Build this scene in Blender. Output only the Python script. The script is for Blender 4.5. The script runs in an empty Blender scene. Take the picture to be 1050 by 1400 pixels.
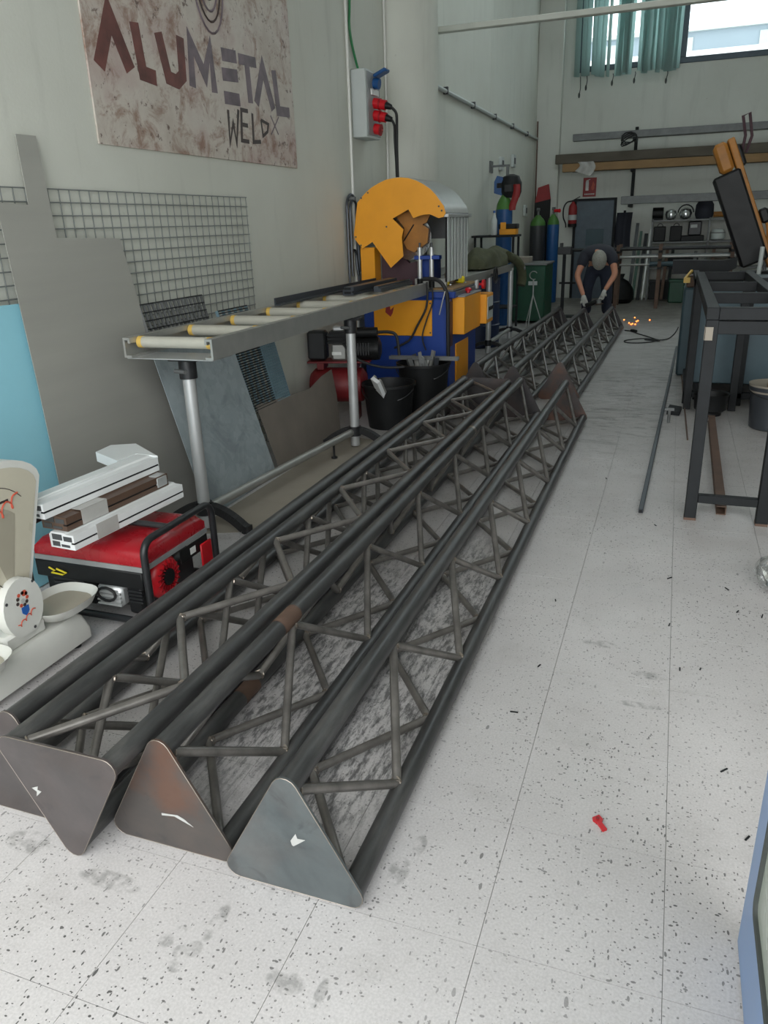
import bpy, bmesh, math, random
from mathutils import Vector, Matrix, Euler
random.seed(7)
sc = bpy.context.scene
C = sc.collection
PI = math.pi

# ------------------------------------------------------------------ camera
cam_d = bpy.data.cameras.new('camera')
cam_d.sensor_fit = 'HORIZONTAL'; cam_d.sensor_width = 36.0; cam_d.lens = 35.822
cam_d.clip_start = 0.05; cam_d.clip_end = 200
cam = bpy.data.objects.new('camera', cam_d); C.objects.link(cam)
_r = [[0.939758, 0.340477, -0.030503], [0.092443, -0.339029, -0.936223], [-0.329104, 0.877003, -0.35008]]
cam.matrix_world = Matrix(((_r[0][0], -_r[1][0], -_r[2][0], 0.0),
                           (_r[0][1], -_r[1][1], -_r[2][1], 0.0),
                           (_r[0][2], -_r[1][2], -_r[2][2], 1.55),
                           (0, 0, 0, 1)))
sc.camera = cam

# ------------------------------------------------------------------ world, daylight, exposure
w = bpy.data.worlds.new('overcast_sky'); sc.world = w; w.use_nodes = True
bgn = w.node_tree.nodes['Background']
bgn.inputs[0].default_value = (0.93, 0.98, 1.0, 1); bgn.inputs[1].default_value = 3.2
def area(name, loc, rot, sx, sy, power, col):
    l = bpy.data.lights.new(name, 'AREA'); l.shape = 'RECTANGLE'; l.size = sx; l.size_y = sy
    l.energy = power; l.color = col
    o = bpy.data.objects.new(name, l); C.objects.link(o); o.location = loc; o.rotation_euler = rot
    return o
# daylight entering through the open shop front behind the camera
area('shopfront_daylight', (0.4, -0.7, 2.15), (math.radians(68), 0, 0), 5.6, 3.0, 108, (1.0, 1.0, 0.97))
sc.view_settings.view_transform = 'Standard'; sc.view_settings.look = 'None'
sc.view_settings.gamma = 1.0; sc.view_settings.use_curve_mapping = False
sc.view_settings.exposure = -0.08

# ------------------------------------------------------------------ mesh helpers
def V(*a): return Vector(a[0]) if len(a) == 1 else Vector(a)
class MB:
    def __init__(s): s.v = []; s.f = []
    def add(s, vs, fs):
        n = len(s.v); s.v += [tuple(x) for x in vs]; s.f += [tuple(i + n for i in f) for f in fs]; return s
    def box(s, c, d, rot=None, ch=0.0):
        hx, hy, hz = d[0] / 2, d[1] / 2, d[2] / 2
        M = rot if rot is not None else Matrix.Identity(3)
        c = V(c)
        if ch <= 0:
            vs = [(x, y, z) for x in (-hx, hx) for y in (-hy, hy) for z in (-hz, hz)]
            fs = [(0, 1, 3, 2), (4, 6, 7, 5), (0, 4, 5, 1), (2, 3, 7, 6), (0, 2, 6, 4), (1, 5, 7, 3)]
        else:
            ch = min(ch, hx * .9, hy * .9, hz * .9)
            vs = []; ix = {}
            for sx in (-1, 1):
                for sy in (-1, 1):
                    for sz in (-1, 1):
                        for a in range(3):
                            p = [sx * (hx - ch), sy * (hy - ch), sz * (hz - ch)]
                            p[a] = (sx * hx, sy * hy, sz * hz)[a]
                            ix[(sx, sy, sz, a)] = len(vs); vs.append(tuple(p))
            fs = []
            for a in range(3):
                b, c2 = (a + 1) % 3, (a + 2) % 3
                for sg in (-1, 1):
                    def k(u, v2):
                        t = [0, 0, 0]; t[a] = sg; t[b] = u; t[c2] = v2; return ix[(t[0], t[1], t[2], a)]
                    fs.append((k(-1, -1), k(1, -1), k(1, 1), k(-1, 1)))
            for a in range(3):
                b, c2 = (a + 1) % 3, (a + 2) % 3
                for u in (-1, 1):
                    for v2 in (-1, 1):
                        def k2(sa, wh):
                            t = [0, 0, 0]; t[a] = sa; t[b] = u; t[c2] = v2; return ix[(t[0], t[1], t[2], wh)]
                        fs.append((k2(-1, b), k2(1, b), k2(1, c2), k2(-1, c2)))
            for sx in (-1, 1):
                for sy in (-1, 1):
                    for sz in (-1, 1):
                        fs.append(tuple(ix[(sx, sy, sz, a)] for a in range(3)))
        return s.add([c + M @ V(p) for p in vs], fs)
    def bb(s, x0, x1, y0, y1, z0, z1, ch=0.0):
        return s.box(((x0 + x1) / 2, (y0 + y1) / 2, (z0 + z1) / 2), (abs(x1 - x0), abs(y1 - y0), abs(z1 - z0)), None, ch)
    def frame(s, d):
        d = V(d).normalized(); up = V(0, 0, 1) if abs(d.z) < .95 else V(0, 1, 0)
        a = d.cross(up).normalized(); b = d.cross(a).normalized(); return a, b
    def cyl(s, p0, p1, r0, r1=None, n=12, caps=True):
        if r1 is None: r1 = r0
        p0, p1 = V(p0), V(p1); a, b = s.frame(p1 - p0); vs = []; fs = []
        for p, r in ((p0, r0), (p1, r1)):
            for i in range(n):
                t = 2 * PI * i / n; vs.append(p + a * (r * math.cos(t)) + b * (r * math.sin(t)))
        for i in range(n): fs.append((i, (i + 1) % n, n + (i + 1) % n, n + i))
        if caps: fs += [tuple(range(n - 1, -1, -1)), tuple(range(n, 2 * n))]
        return s.add(vs, fs)
    def bar(s, p0, p1, wd, ht, up=(0, 0, 1), ch=0.0):
        p0, p1 = V(p0), V(p1); d = p1 - p0; L = d.length; d = d / L
        u = V(up)
        if abs(d.dot(u)) > .98: u = V(0, 1, 0) if abs(d.y) < .9 else V(1, 0, 0)
        a = d.cross(u).normalized(); b = a.cross(d).normalized()
        M = Matrix((a, d, b)).transposed()
        return s.box((p0 + p1) / 2, (wd, L, ht), M, ch)
    def tube(s, pts, r, n=8, caps=True, rs=None):
        pts = [V(p) for p in pts]; m = len(pts); vs = []; fs = []; a = None
        for i, p in enumerate(pts):
            d = (pts[min(i + 1, m - 1)] - pts[max(i - 1, 0)]).normalized()
            if a is None: a, b = s.frame(d)
            else:
                a = (a - d * a.dot(d)); a = a.normalized() if a.length > 1e-6 else s.frame(d)[0]
                b = d.cross(a).normalized()
            rr = rs[i] if rs else r
            for k in range(n):
                t = 2 * PI * k / n; vs.append(p + a * (rr * math.cos(t)) + b * (rr * math.sin(t)))
        for i in range(m - 1):
            for k in range(n):
                fs.append((i * n + k, i * n + (k + 1) % n, (i + 1) * n + (k + 1) % n, (i + 1) * n + k))
        if caps: fs += [tuple(range(n - 1, -1, -1)), tuple(range((m - 1) * n, m * n))]
        return s.add(vs, fs)
    def prism(s, poly, o, u, v, t):
        o, u, v, t = V(o), V(u), V(v), V(t); n = len(poly)
        vs = [o + u * a + v * b for a, b in poly]; vs += [p + t for p in vs[:n]]
        fs = [tuple(range(n)), tuple(range(2 * n - 1, n - 1, -1))]
        fs += [(i, n + i, n + (i + 1) % n, (i + 1) % n) for i in range(n)]
        return s.add(vs, fs)
    def lathe(s, prof, c, axis=(0, 0, 1), n=20):
        c, ax = V(c), V(axis).normalized(); a, b = s.frame(ax); vs = []; fs = []
        for r, h in prof:
            for k in range(n):
                t = 2 * PI * k / n; vs.append(c + ax * h + a * (r * math.cos(t)) + b * (r * math.sin(t)))
        for i in range(len(prof) - 1):
            for k in range(n): fs.append((i * n + k, i * n + (k + 1) % n, (i + 1) * n + (k + 1) % n, (i + 1) * n + k))
        if prof[0][0] > 1e-5: fs.append(tuple(range(n - 1, -1, -1)))
        if prof[-1][0] > 1e-5: fs.append(tuple(range((len(prof) - 1) * n, len(prof) * n)))
        return s.add(vs, fs)
    def ell(s, c, r, nu=12, nv=8, rot=None):
        M = rot if rot is not None else Matrix.Identity(3); c = V(c); vs = []; fs = []
        for j in range(1, nv):
            ph = PI * j / nv
            for i in range(nu):
                t = 2 * PI * i / nu
                vs.append(c + M @ V(r[0] * math.sin(ph) * math.cos(t), r[1] * math.sin(ph) * math.sin(t), r[2] * math.cos(ph)))
        top = len(vs); vs.append(c + M @ V(0, 0, r[2])); vs.append(c + M @ V(0, 0, -r[2]))
        for j in range(nv - 2):
            for i in range(nu): fs.append((j * nu + i, j * nu + (i + 1) % nu, (j + 1) * nu + (i + 1) % nu, (j + 1) * nu + i))
        for i in range(nu):
            fs.append((top, (i + 1) % nu, i)); k = (nv - 2) * nu; fs.append((top + 1, k + i, k + (i + 1) % nu))
        return s.add(vs, fs)
    def sheet(s, fn, nu, nv, th=.004):
        # a closed thin skin around a surface fn(u,v) -> point
        P = [[V(fn(i / nu, j / nv)) for j in range(nv + 1)] for i in range(nu + 1)]
        N = []
        for i in range(nu + 1):
            row = []
            for j in range(nv + 1):
                du = P[min(i + 1, nu)][j] - P[max(i - 1, 0)][j]; dv = P[i][min(j + 1, nv)] - P[i][max(j - 1, 0)]
                q = du.cross(dv); row.append(q.normalized() if q.length > 1e-9 else V(0, 0, 1))
            N.append(row)
        m = nv + 1; vs = [P[i][j] for i in range(nu + 1) for j in range(m)]; k = len(vs)
        vs += [P[i][j] + N[i][j] * th for i in range(nu + 1) for j in range(m)]; fs = []
        for i in range(nu):
            for j in range(nv):
                q = (i * m + j, (i + 1) * m + j, (i + 1) * m + j + 1, i * m + j + 1)
                fs.append(q); fs.append(tuple(x + k for x in reversed(q)))
        ring = [i * m for i in range(nu + 1)] + [nu * m + j for j in range(1, m)] + [i * m + nv for i in range(nu - 1, -1, -1)] + [j for j in range(nv - 1, 0, -1)]
        for a, b in zip(ring, ring[1:] + ring[:1]): fs.append((a, b, b + k, a + k))
        return s.add(vs, fs)
    def mesh(s, name, mat, smooth=38):
        me = bpy.data.meshes.new(name); me.from_pydata(s.v, [], s.f)
        bm = bmesh.new(); bm.from_mesh(me); bmesh.ops.recalc_face_normals(bm, faces=bm.faces)
        for f in bm.faces: f.smooth = bool(smooth)
        bm.to_mesh(me); bm.free()
        if smooth: me.set_sharp_from_angle(angle=math.radians(smooth))
        if mat: me.materials.append(mat)
        me.update(); return me
    def build(s, name, mat, parent=None, world=False, smooth=38):
        if world and parent is not None:
            inv = WM[parent.name].inverted(); s.v = [tuple(inv @ V(p)) for p in s.v]
        o = bpy.data.objects.new(name, s.mesh(name, mat, smooth)); C.objects.link(o)
        if parent is not None:
            o.parent = parent; WM[o.name] = WM[parent.name]
        else: WM[o.name] = Matrix.Identity(4)
        return o
WM = {}
def tag(o, label=None, cat=None, group=None, kind=None):
    if label: o['label'] = label
    if cat: o['category'] = cat
    if group: o['group'] = group
    if kind: o['kind'] = kind
    return o
def thing(name, label, cat, loc=(0, 0, 0), rot=(0, 0, 0), group=None, kind=None):
    o = bpy.data.objects.new(name, None); C.objects.link(o); o.empty_display_size = .1
    o.location = loc; o.rotation_euler = rot
    WM[o.name] = Matrix.Translation(V(loc)) @ Euler(rot).to_matrix().to_4x4()
    return tag(o, label, cat, group, kind)
def shared(name, me, parent, loc=(0, 0, 0), rot=(0, 0, 0)):
    o = bpy.data.objects.new(name, me); C.objects.link(o); o.parent = parent
    o.location = loc; o.rotation_euler = rot; WM[o.name] = WM[parent.name] @ Matrix.Translation(V(loc)) @ Euler(rot).to_matrix().to_4x4()
    return o
def copy_tree(o, parent=None):
    c = o.copy(); C.objects.link(c); c.parent = parent
    for ch in o.children: copy_tree(ch, c)
    return c
def rotm(x=0, y=0, z=0): return Euler((math.radians(x), math.radians(y), math.radians(z))).to_matrix()
def circ(r, n, a0=0, a1=2 * PI, cx=0, cy=0, ry=None):
    full = abs(a1 - a0 - 2 * PI) < 1e-6; m = n if full else n - 1
    return [(cx + r * math.cos(a0 + (a1 - a0) * i / m), cy + (ry or r) * math.sin(a0 + (a1 - a0) * i / m)) for i in range(n)]
def arc3(c, u, v, r, a0, a1, n):
    c, u, v = V(c), V(u), V(v)
    return [c + u * (r * math.cos(a0 + (a1 - a0) * i / n)) + v * (r * math.sin(a0 + (a1 - a0) * i / n)) for i in range(n + 1)]
def smooth_path(pts, k=5):
    pts = [V(p) for p in pts]; out = []
    for i in range(len(pts) - 1):
        p0 = pts[max(i - 1, 0)]; p1 = pts[i]; p2 = pts[i + 1]; p3 = pts[min(i + 2, len(pts) - 1)]
        for j in range(k):
            t = j / k
            out.append(.5 * ((2 * p1) + (p2 - p0) * t + (2 * p0 - 5 * p1 + 4 * p2 - p3) * t * t + (3 * p1 - p0 - 3 * p2 + p3) * t ** 3))
    return out + [pts[-1]]

# ------------------------------------------------------------------ materials
def lin(c): c /= 255.0; return c / 12.92 if c <= .04045 else ((c + .055) / 1.055) ** 2.4
def rgb(r, g, b): return (lin(r), lin(g), lin(b), 1)
class NT:
    def __init__(s, name):
        s.m = bpy.data.materials.new(name); s.m.use_nodes = True; s.t = s.m.node_tree; s.n = s.t.nodes
        s.b = s.n['Principled BSDF']; s.out = s.n['Material Output']
    def new(s, typ, **kw):
        x = s.n.new(typ)
        for k, v in kw.items():
            if k.startswith('i_'): x.inputs[k[2:].replace('_', ' ')].default_value = v
            else: setattr(x, k, v)
        return x
    def l(s, a, b): s.t.links.new(a, b)
    def coord(s, pos=False, scale=(1, 1, 1), rot=(0, 0, 0)):
        c = s.new('ShaderNodeNewGeometry').outputs['Position'] if pos else s.new('ShaderNodeTexCoord').outputs['Object']
        mp = s.new('ShaderNodeMapping'); mp.inputs['Scale'].default_value = scale; mp.inputs['Rotation'].default_value = rot
        s.l(c, mp.inputs[0]); return mp.outputs[0]
    def noise(s, co, scale, detail=4, rough=.6, dist=0):
        x = s.new('ShaderNodeTexNoise'); x.inputs['Scale'].default_value = scale; x.inputs['Detail'].default_value = detail
        x.inputs['Roughness'].default_value = rough; x.inputs['Distortion'].default_value = dist
        s.l(co, x.inputs['Vector']); return x.outputs[0]
    def ramp(s, fac, stops):
        x = s.new('ShaderNodeValToRGB'); e = x.color_ramp.elements
        while len(e) < len(stops): e.new(.5)
        for el, (p, c) in zip(e, stops):
            el.position = p; el.color = c if isinstance(c, tuple) else (c, c, c, 1)
        s.l(fac, x.inputs[0]); return x.outputs[0]
    def mix(s, fac, a, b, mode='MIX'):
        x = s.new('ShaderNodeMix', data_type='RGBA', blend_type=mode)
        for sock, val in ((x.inputs[0], fac), (x.inputs[6], a), (x.inputs[7], b)):
            if hasattr(val, 'is_linked'): s.l(val, sock)
            else: sock.default_value = val
        return x.outputs[2]
    def math(s, op, a, b=0.0, clamp=False):
        x = s.new('ShaderNodeMath', operation=op); x.use_clamp = clamp
        for sock, val in ((x.inputs[0], a), (x.inputs[1], b)):
            if hasattr(val, 'is_linked'): s.l(val, sock)
            else: sock.default_value = val
        return x.outputs[0]
    def bump(s, h, strength=.2, dist=.01):
        x = s.new('ShaderNodeBump'); x.inputs['Strength'].default_value = strength; x.inputs['Distance'].default_value = dist
        s.l(h, x.inputs['Height']); s.l(x.outputs[0], s.b.inputs['Normal'])
def scl(c, k): return (min(c[0] * k, 1), min(c[1] * k, 1), min(c[2] * k, 1), 1)
def mat(name, col, rough=.5, metal=0.0, var=.12, scale=9, bump=0.0, spec=.5, pos=False, stretch=(1, 1, 1), rvar=.08, col2=None):
    t = NT(name); co = t.coord(pos, stretch); n = t.noise(co, scale)
    t.l(t.ramp(n, [(.3, scl(col, 1 - var)), (.7, col2 or scl(col, 1 + var))]), t.b.inputs['Base Color'])
    t.l(t.math('ADD', t.math('MULTIPLY', n, rvar * 2), rough - rvar), t.b.inputs['Roughness'])
    t.b.inputs['Metallic'].default_value = metal; t.b.inputs['Specular IOR Level'].default_value = spec
    if bump: t.bump(t.noise(co, scale * 4), bump, .01)
    return t.m
M = {}
def floor_mat():
    t = NT('terrazzo_tile'); co = t.coord(True)
    wob = t.noise(co, 35, 2); sep = t.new('ShaderNodeMix', data_type='RGBA', blend_type='ADD'); sep.inputs[0].default_value = .006
    t.l(co, sep.inputs[6]); t.l(t.n[wob.node.name].outputs['Color'], sep.inputs[7]); cw = sep.outputs[2]
    base = t.ramp(t.noise(co, 1.3, 6), [(.3, rgb(200, 196, 196)), (.7, rgb(218, 214, 214))])
    grain = t.ramp(t.noise(co, 160, 2), [(.35, .86), (.65, 1.0)])
    base = t.mix(1.0, base, grain, 'MULTIPLY')
    # dark marble chips in three sizes
    def chips(scale, keep, size, stretch=(1, 1, 1), rot=0):
        mp = t.new('ShaderNodeMapping'); mp.inputs['Scale'].default_value = stretch; mp.inputs['Rotation'].default_value = (0, 0, rot)
        t.l(cw, mp.inputs[0])
        v = t.new('ShaderNodeTexVoronoi', voronoi_dimensions='3D', feature='F1'); v.inputs['Scale'].default_value = scale
        t.l(mp.outputs[0], v.inputs['Vector'])
        sx = t.new('ShaderNodeSeparateColor'); t.l(v.outputs['Color'], sx.inputs[0])
        k = t.math('GREATER_THAN', sx.outputs[0], keep)
        sz = t.math('MULTIPLY', sx.outputs[1], size)
        return t.math('MULTIPLY', k, t.math('LESS_THAN', v.outputs['Distance'], sz))
    c1 = chips(120, .74, .40); c2 = chips(64, .84, .38, (1, 1.9, 1), .5); c4 = chips(68, .87, .40, (2.0, .8, 1), -.4); c3 = chips(26, .95, .24, (1.8, .7, 1), 1.1)
    zone = t.ramp(t.noise(co, .9, 3), [(.42, .45), (.62, 1.0)])
    allc = t.math('MULTIPLY', t.math('MAXIMUM', t.math('MAXIMUM', c1, c2), t.math('MAXIMUM', c3, c4)), zone)
    base = t.mix(t.math('MULTIPLY', allc, .88), base, rgb(44, 45, 44))
    # grinding dust, scuffs and boot dirt where the work is done
    xyz = t.new('ShaderNodeSeparateXYZ'); t.l(co, xyz.inputs[0]); X, Y = xyz.outputs[0], xyz.outputs[1]
    def blob(cx, cy, rx, ry):
        a = t.math('DIVIDE', t.math('SUBTRACT', X, cx), rx); b = t.math('DIVIDE', t.math('SUBTRACT', Y, cy), ry)
        d = t.math('ADD', t.math('MULTIPLY', a, a), t.math('MULTIPLY', b, b))
        return t.math('SUBTRACT', 1.0, d, True)
    scuff = t.ramp(t.noise(t.coord(True, (5, 1.2, 1), (0, 0, .12)), 9, 8, .75), [(.46, 0.0), (.58, 1.0)])
    scuff2 = t.ramp(t.noise(t.coord(True, (1, 3, 1), (0, 0, .5)), 4, 9, .75, 1.0), [(.5, 0.0), (.6, 1.0)])
    work = t.math('MAXIMUM', blob(-.80, 2.5, .26, 1.3), t.math('MULTIPLY', blob(-1.18, 2.4, .30, 1.1), .7))
    far = t.math('MAXIMUM', blob(-.35, 7.3, .6, 2.2), blob(.1, 9, .5, 2.5))
    base = t.mix(t.math('MULTIPLY', t.math('MULTIPLY', work, 2.0, True), t.math('MULTIPLY', scuff, .8)), base, rgb(62, 62, 64))
    base = t.mix(t.math('MULTIPLY', t.math('MULTIPLY', far, 1.3, True), t.math('MULTIPLY', scuff2, .7)), base, rgb(70, 68, 66))
    sm = None
    for cx, cy, rx, ry in ((-.975, 1.057, .022, .022), (-.901, 1.057, .022, .024), (-.957, 1.09, .014, .016), (-.93, 1.042, .016, .02), (-.889, 1.139, .02, .06), (-.917, 1.007, .02, .02), (-.662, 1.051, .05, .03), (-.577, 1.05, .014, .04), (-.525, 1.42, .03, .05), (-.50, 1.52, .02, .04), (-1.22, 1.16, .10, .03), (-1.52, 1.20, .08, .04), (-.143, 2.727, .07, .03), (.02, 2.35, .08, .02), (.05, 2.55, .07, .03)):
        b = blob(cx, cy, rx, ry); sm = b if sm is None else t.math('MAXIMUM', sm, b)
    base = t.mix(t.math('MULTIPLY', t.math('MULTIPLY', sm, 2.5, True), t.ramp(t.noise(co, 30, 5), [(.42, .0), (.62, .5)])), base, rgb(104, 104, 102))
    soot = t.ramp(t.noise(co, 3.2, 7, .7), [(.55, 0.0), (.75, 1.0)])
    base = t.mix(t.math('MULTIPLY', soot, .22), base, rgb(120, 116, 108))
    # old dirty area of floor at the rear of the hall
    rear = t.math('MULTIPLY', t.math('SUBTRACT', Y, 11.8), .55, True)
    rn = t.ramp(t.noise(co, 1.1, 6), [(.25, .55), (.6, 1.0)])
    base = t.mix(t.math('MULTIPLY', rear, rn), base, rgb(88, 80, 68))
    mid = t.math('MULTIPLY', t.math('SUBTRACT', Y, 1.6), .16, True)  # extra darkening down the aisle, dirt plus light falloff put into the colour
    base = t.mix(t.math('MULTIPLY', mid, t.math('MULTIPLY', rn, .6)), base, rgb(138, 135, 130))
    t.l(base, t.b.inputs['Base Color'])
    rg = t.ramp(t.noise(co, 6, 5), [(.3, .32), (.7, .55)]); t.l(rg, t.b.inputs['Roughness'])
    return t.m
def wall_mat(name, c1, c2):
    t = NT(name); co = t.coord(True)
    b = t.ramp(t.noise(co, .8, 6), [(.3, c1), (.7, c2)])
    st = t.ramp(t.noise(t.coord(True, (3, 3, .35)), 2.2, 6), [(.55, 1.0), (.8, .86)])
    b = t.mix(1.0, b, st, 'MULTIPLY')
    mk = t.ramp(t.noise(co, 14, 3), [(.72, 0.0), (.78, .35)])
    b = t.mix(mk, b, rgb(150, 150, 145))
    t.l(b, t.b.inputs['Base Color']); t.b.inputs['Roughness'].default_value = .75
    t.bump(t.noise(co, 60, 3), .08, .01); return t.m
def steel_tube_mat():
    t = NT('raw_steel_tube'); co = t.coord(False, (1, .18, 1)); n = t.noise(co, 22, 6, .65)
    c = t.ramp(n, [(.25, rgb(66, 66, 67)), (.55, rgb(90, 90, 90)), (.8, rgb(118, 116, 114))])
    r = t.ramp(t.noise(t.coord(False, (1, .5, 1)), 7, 6, .7), [(.62, 0.0), (.78, 1.0)])
    c = t.mix(t.math('MULTIPLY', r, .45), c, rgb(92, 78, 68))
    t.l(c, t.b.inputs['Base Color']); t.b.inputs['Metallic'].default_value = .55
    t.l(t.ramp(n, [(.3, .30), (.7, .48)]), t.b.inputs['Roughness']); return t.m
def plate_mat(name, a, b, rust, seed):
    t = NT(name); co = t.coord(False); mp = t.new('ShaderNodeMapping'); mp.inputs['Location'].default_value = (seed, seed * .7, 0); t.l(co, mp.inputs[0]); co = mp.outputs[0]
    c = t.ramp(t.noise(co, 6, 7, .6, .4), [(.3, a), (.7, b)])
    sm = t.ramp(t.noise(co, 9, 4, .5, 1.2), [(.58, 0.0), (.72, 1.0)])
    c = t.mix(t.math('MULTIPLY', sm, .5), c, rgb(58, 60, 62))
    r = t.ramp(t.noise(co, 4.5, 6, .6), [(.45, 0.0), (.62, 1.0)]); c = t.mix(t.math('MULTIPLY', r, rust), c, rgb(112, 76, 58))
    t.l(c, t.b.inputs['Base Color']); t.b.inputs['Metallic'].default_value = .35; t.b.inputs['Roughness'].default_value = .48
    return t.m
def galv_mat():
    t = NT('galvanised_sheet'); co = t.coord(False)
    v = t.new('ShaderNodeTexVoronoi'); v.inputs['Scale'].default_value = 24; t.l(co, v.inputs['Vector'])
    g = t.new('ShaderNodeSeparateColor'); t.l(v.outputs['Color'], g.inputs[0])
    c = t.ramp(g.outputs[0], [(0, rgb(156, 167, 172)), (1, rgb(168, 178, 182))])
    sm = t.ramp(t.noise(co, 3, 6, .6, 1.5), [(.5, 0.0), (.62, 1.0)]); c = t.mix(t.math('MULTIPLY', sm, .35), c, rgb(96, 104, 110))
    t.l(c, t.b.inputs['Base Color']); t.b.inputs['Metallic'].default_value = .2; t.b.inputs['Roughness'].default_value = .5; return t.m
def poster_mat():
    t = NT('rusted_metal_print'); co = t.coord(True)
    c = t.ramp(t.noise(co, 2.2, 8, .62), [(.3, rgb(176, 164, 152)), (.5, rgb(200, 192, 182)), (.7, rgb(178, 156, 150))])
    r1 = t.ramp(t.noise(co, 5.5, 9, .72, .5), [(.50, 0.0), (.64, 1.0)]); c = t.mix(t.math('MULTIPLY', r1, .8), c, rgb(132, 94, 74))
    r2 = t.ramp(t.noise(co, 17, 6, .7), [(.60, 0.0), (.66, 1.0)]); c = t.mix(t.math('MULTIPLY', r2, .85), c, rgb(84, 58, 48))
    t.l(c, t.b.inputs['Base Color']); t.b.inputs['Roughness'].default_value = .5; return t.m
def glass_mat(name, tint, fac=.12):
    t = NT(name); tr = t.new('ShaderNodeBsdfTransparent'); tr.inputs[0].default_value = tint
    gl = t.new('ShaderNodeBsdfGlossy'); gl.inputs[0].default_value = (1, 1, 1, 1); gl.inputs['Roughness'].default_value = .02
    mx = t.new('ShaderNodeMixShader'); mx.inputs[0].default_value = fac
    t.l(tr.outputs[0], mx.inputs[1]); t.l(gl.outputs[0], mx.inputs[2]); t.l(mx.outputs[0], t.out.inputs[0]); return t.m
def blind_mat():
    t = NT('blind_fabric'); d = t.new('ShaderNodeBsdfDiffuse'); d.inputs[0].default_value = rgb(176, 190, 186)
    tr = t.new('ShaderNodeBsdfTranslucent'); tr.inputs[0].default_value = rgb(186, 206, 204)
    mx = t.new('ShaderNodeMixShader'); mx.inputs[0].default_value = .7
    t.l(d.outputs[0], mx.inputs[1]); t.l(tr.outputs[0], mx.inputs[2]); t.l(mx.outputs[0], t.out.inputs[0]); return t.m
def glow_mat(name, col, s):
    t = NT(name); t.b.inputs['Base Color'].default_value = col; t.b.inputs['Emission Color'].default_value = col; t.b.inputs['Emission Strength'].default_value = s; return t.m

M['floor'] = floor_mat()
M['joint'] = mat('tile_joint', rgb(150, 150, 147), .9)
M['wall'] = wall_mat('painted_wall', rgb(202, 203, 193), rgb(212, 214, 205))
M['wall_back'] = wall_mat('painted_rear_wall', rgb(206, 208, 200), rgb(218, 220, 213))
M['ceil'] = mat('ceiling_paint', rgb(190, 192, 190), .8, pos=True)
M['tube'] = steel_tube_mat()
M['brace'] = mat('brace_steel', rgb(124, 120, 116), .34, .5, .25, 14, stretch=(1, 1, 1))
M['plateA'] = plate_mat('end_plate_blue_grey', rgb(80, 86, 88), rgb(104, 110, 111), .12, 3.0)
M['plateB'] = plate_mat('end_plate_rusty', rgb(76, 74, 73), rgb(94, 86, 82), .6, 5.3)
M['plateC'] = plate_mat('end_plate_mauve_grey', rgb(78, 75, 75), rgb(96, 90, 90), .08, 8.1)
M['plateD'] = plate_mat('end_plate_dark', rgb(62, 60, 62), rgb(78, 74, 74), .15, 2.2)
M['plateE'] = plate_mat('end_plate_dark_rusty', rgb(66, 62, 62), rgb(82, 74, 72), .6, 6.2)
M['weld'] = mat('weld_bead', rgb(150, 140, 130), .3, .8)
M['chalk'] = mat('chalk_mark', rgb(178, 178, 175), .7)
M['galv'] = galv_mat()
M['stainless'] = mat('brushed_grey_sheet', rgb(164, 163, 156), .42, .15, .04, 3, stretch=(1, .3, 4))
M['brownsheet'] = mat('brown_steel_sheet', rgb(124, 116, 108), .6, .1, .12, 4)
M['bluepanel'] = mat('light_blue_panel', rgb(146, 204, 220), .5, 0, .03, 3)
M['alu'] = mat('aluminium', rgb(168, 168, 164), .38, .55, .08, 12)
M['alu_lt'] = mat('light_aluminium', rgb(196, 198, 198), .34, .5, .05, 10)
M['alu_dk'] = mat('anthracite_aluminium', rgb(74, 78, 84), .4, .5, .08, 10)
M['roller'] = mat('roller_plastic_grey', rgb(182, 180, 168), .45, .1, .07, 8)
M['capyel'] = mat('yellow_end_cap', rgb(214, 178, 90), .5)
M['black'] = mat('black_plastic', rgb(24, 25, 26), .5, 0, .2, spec=.3)
M['blackm'] = mat('black_painted_steel', rgb(40, 41, 43), .38, .2, .2)
M['rubber'] = mat('black_rubber', rgb(30, 30, 31), .65, 0, .2)
M['darksteel'] = mat('dark_bench_steel', rgb(34, 36, 38), .65, .1, .3, 6, .05, spec=.3)
M['greysteel'] = mat('dusty_grey_steel', rgb(112, 114, 114), .5, .35, .2, 6)
M['rust'] = mat('rusty_steel', rgb(104, 82, 70), .65, .2, .25, 7)
M['red'] = mat('red_enamel', rgb(160, 28, 38), .28, 0, .1)
M['redtank'] = mat('dull_dark_red', rgb(112, 26, 30), .5, 0, .15)
M['redfan'] = mat('red_fan_cover', rgb(196, 22, 34), .35, 0, .08)
M['white'] = mat('white_enamel', rgb(214, 214, 208), .35, 0, .04)
M['whitepvc'] = mat('white_profile', rgb(226, 228, 228), .4, 0, .03)
M['brownpvc'] = mat('brown_profile', rgb(86, 66, 54), .4, 0, .12)
M['tape'] = mat('clear_packing_tape', rgb(176, 174, 170), .25, 0, .1)
M['dial'] = mat('dial_face', rgb(196, 190, 172), .3, 0, .05, 5)
M['dial_dk'] = mat('dial_scale_sector', rgb(164, 158, 142), .4, 0, .05, 5)
M['blue'] = mat('machine_blue', rgb(26, 62, 142), .42, 0, .1, 4)
M['yellow'] = mat('machine_yellow', rgb(238, 160, 30), .42, 0, .05, 4)
M['yellow_dk'] = mat('machine_ochre', rgb(168, 112, 44), .55, 0, .2, 7)
M['purple'] = mat('dark_maroon_steel', rgb(74, 50, 58), .5, .1)
M['greydk'] = mat('dark_grey_strip', rgb(70, 72, 74), .5)
M['grey'] = mat('mid_grey_paint', rgb(140, 142, 142), .5)
M['ltgrey'] = mat('light_grey_plastic', rgb(190, 196, 194), .45, 0, .03)
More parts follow.
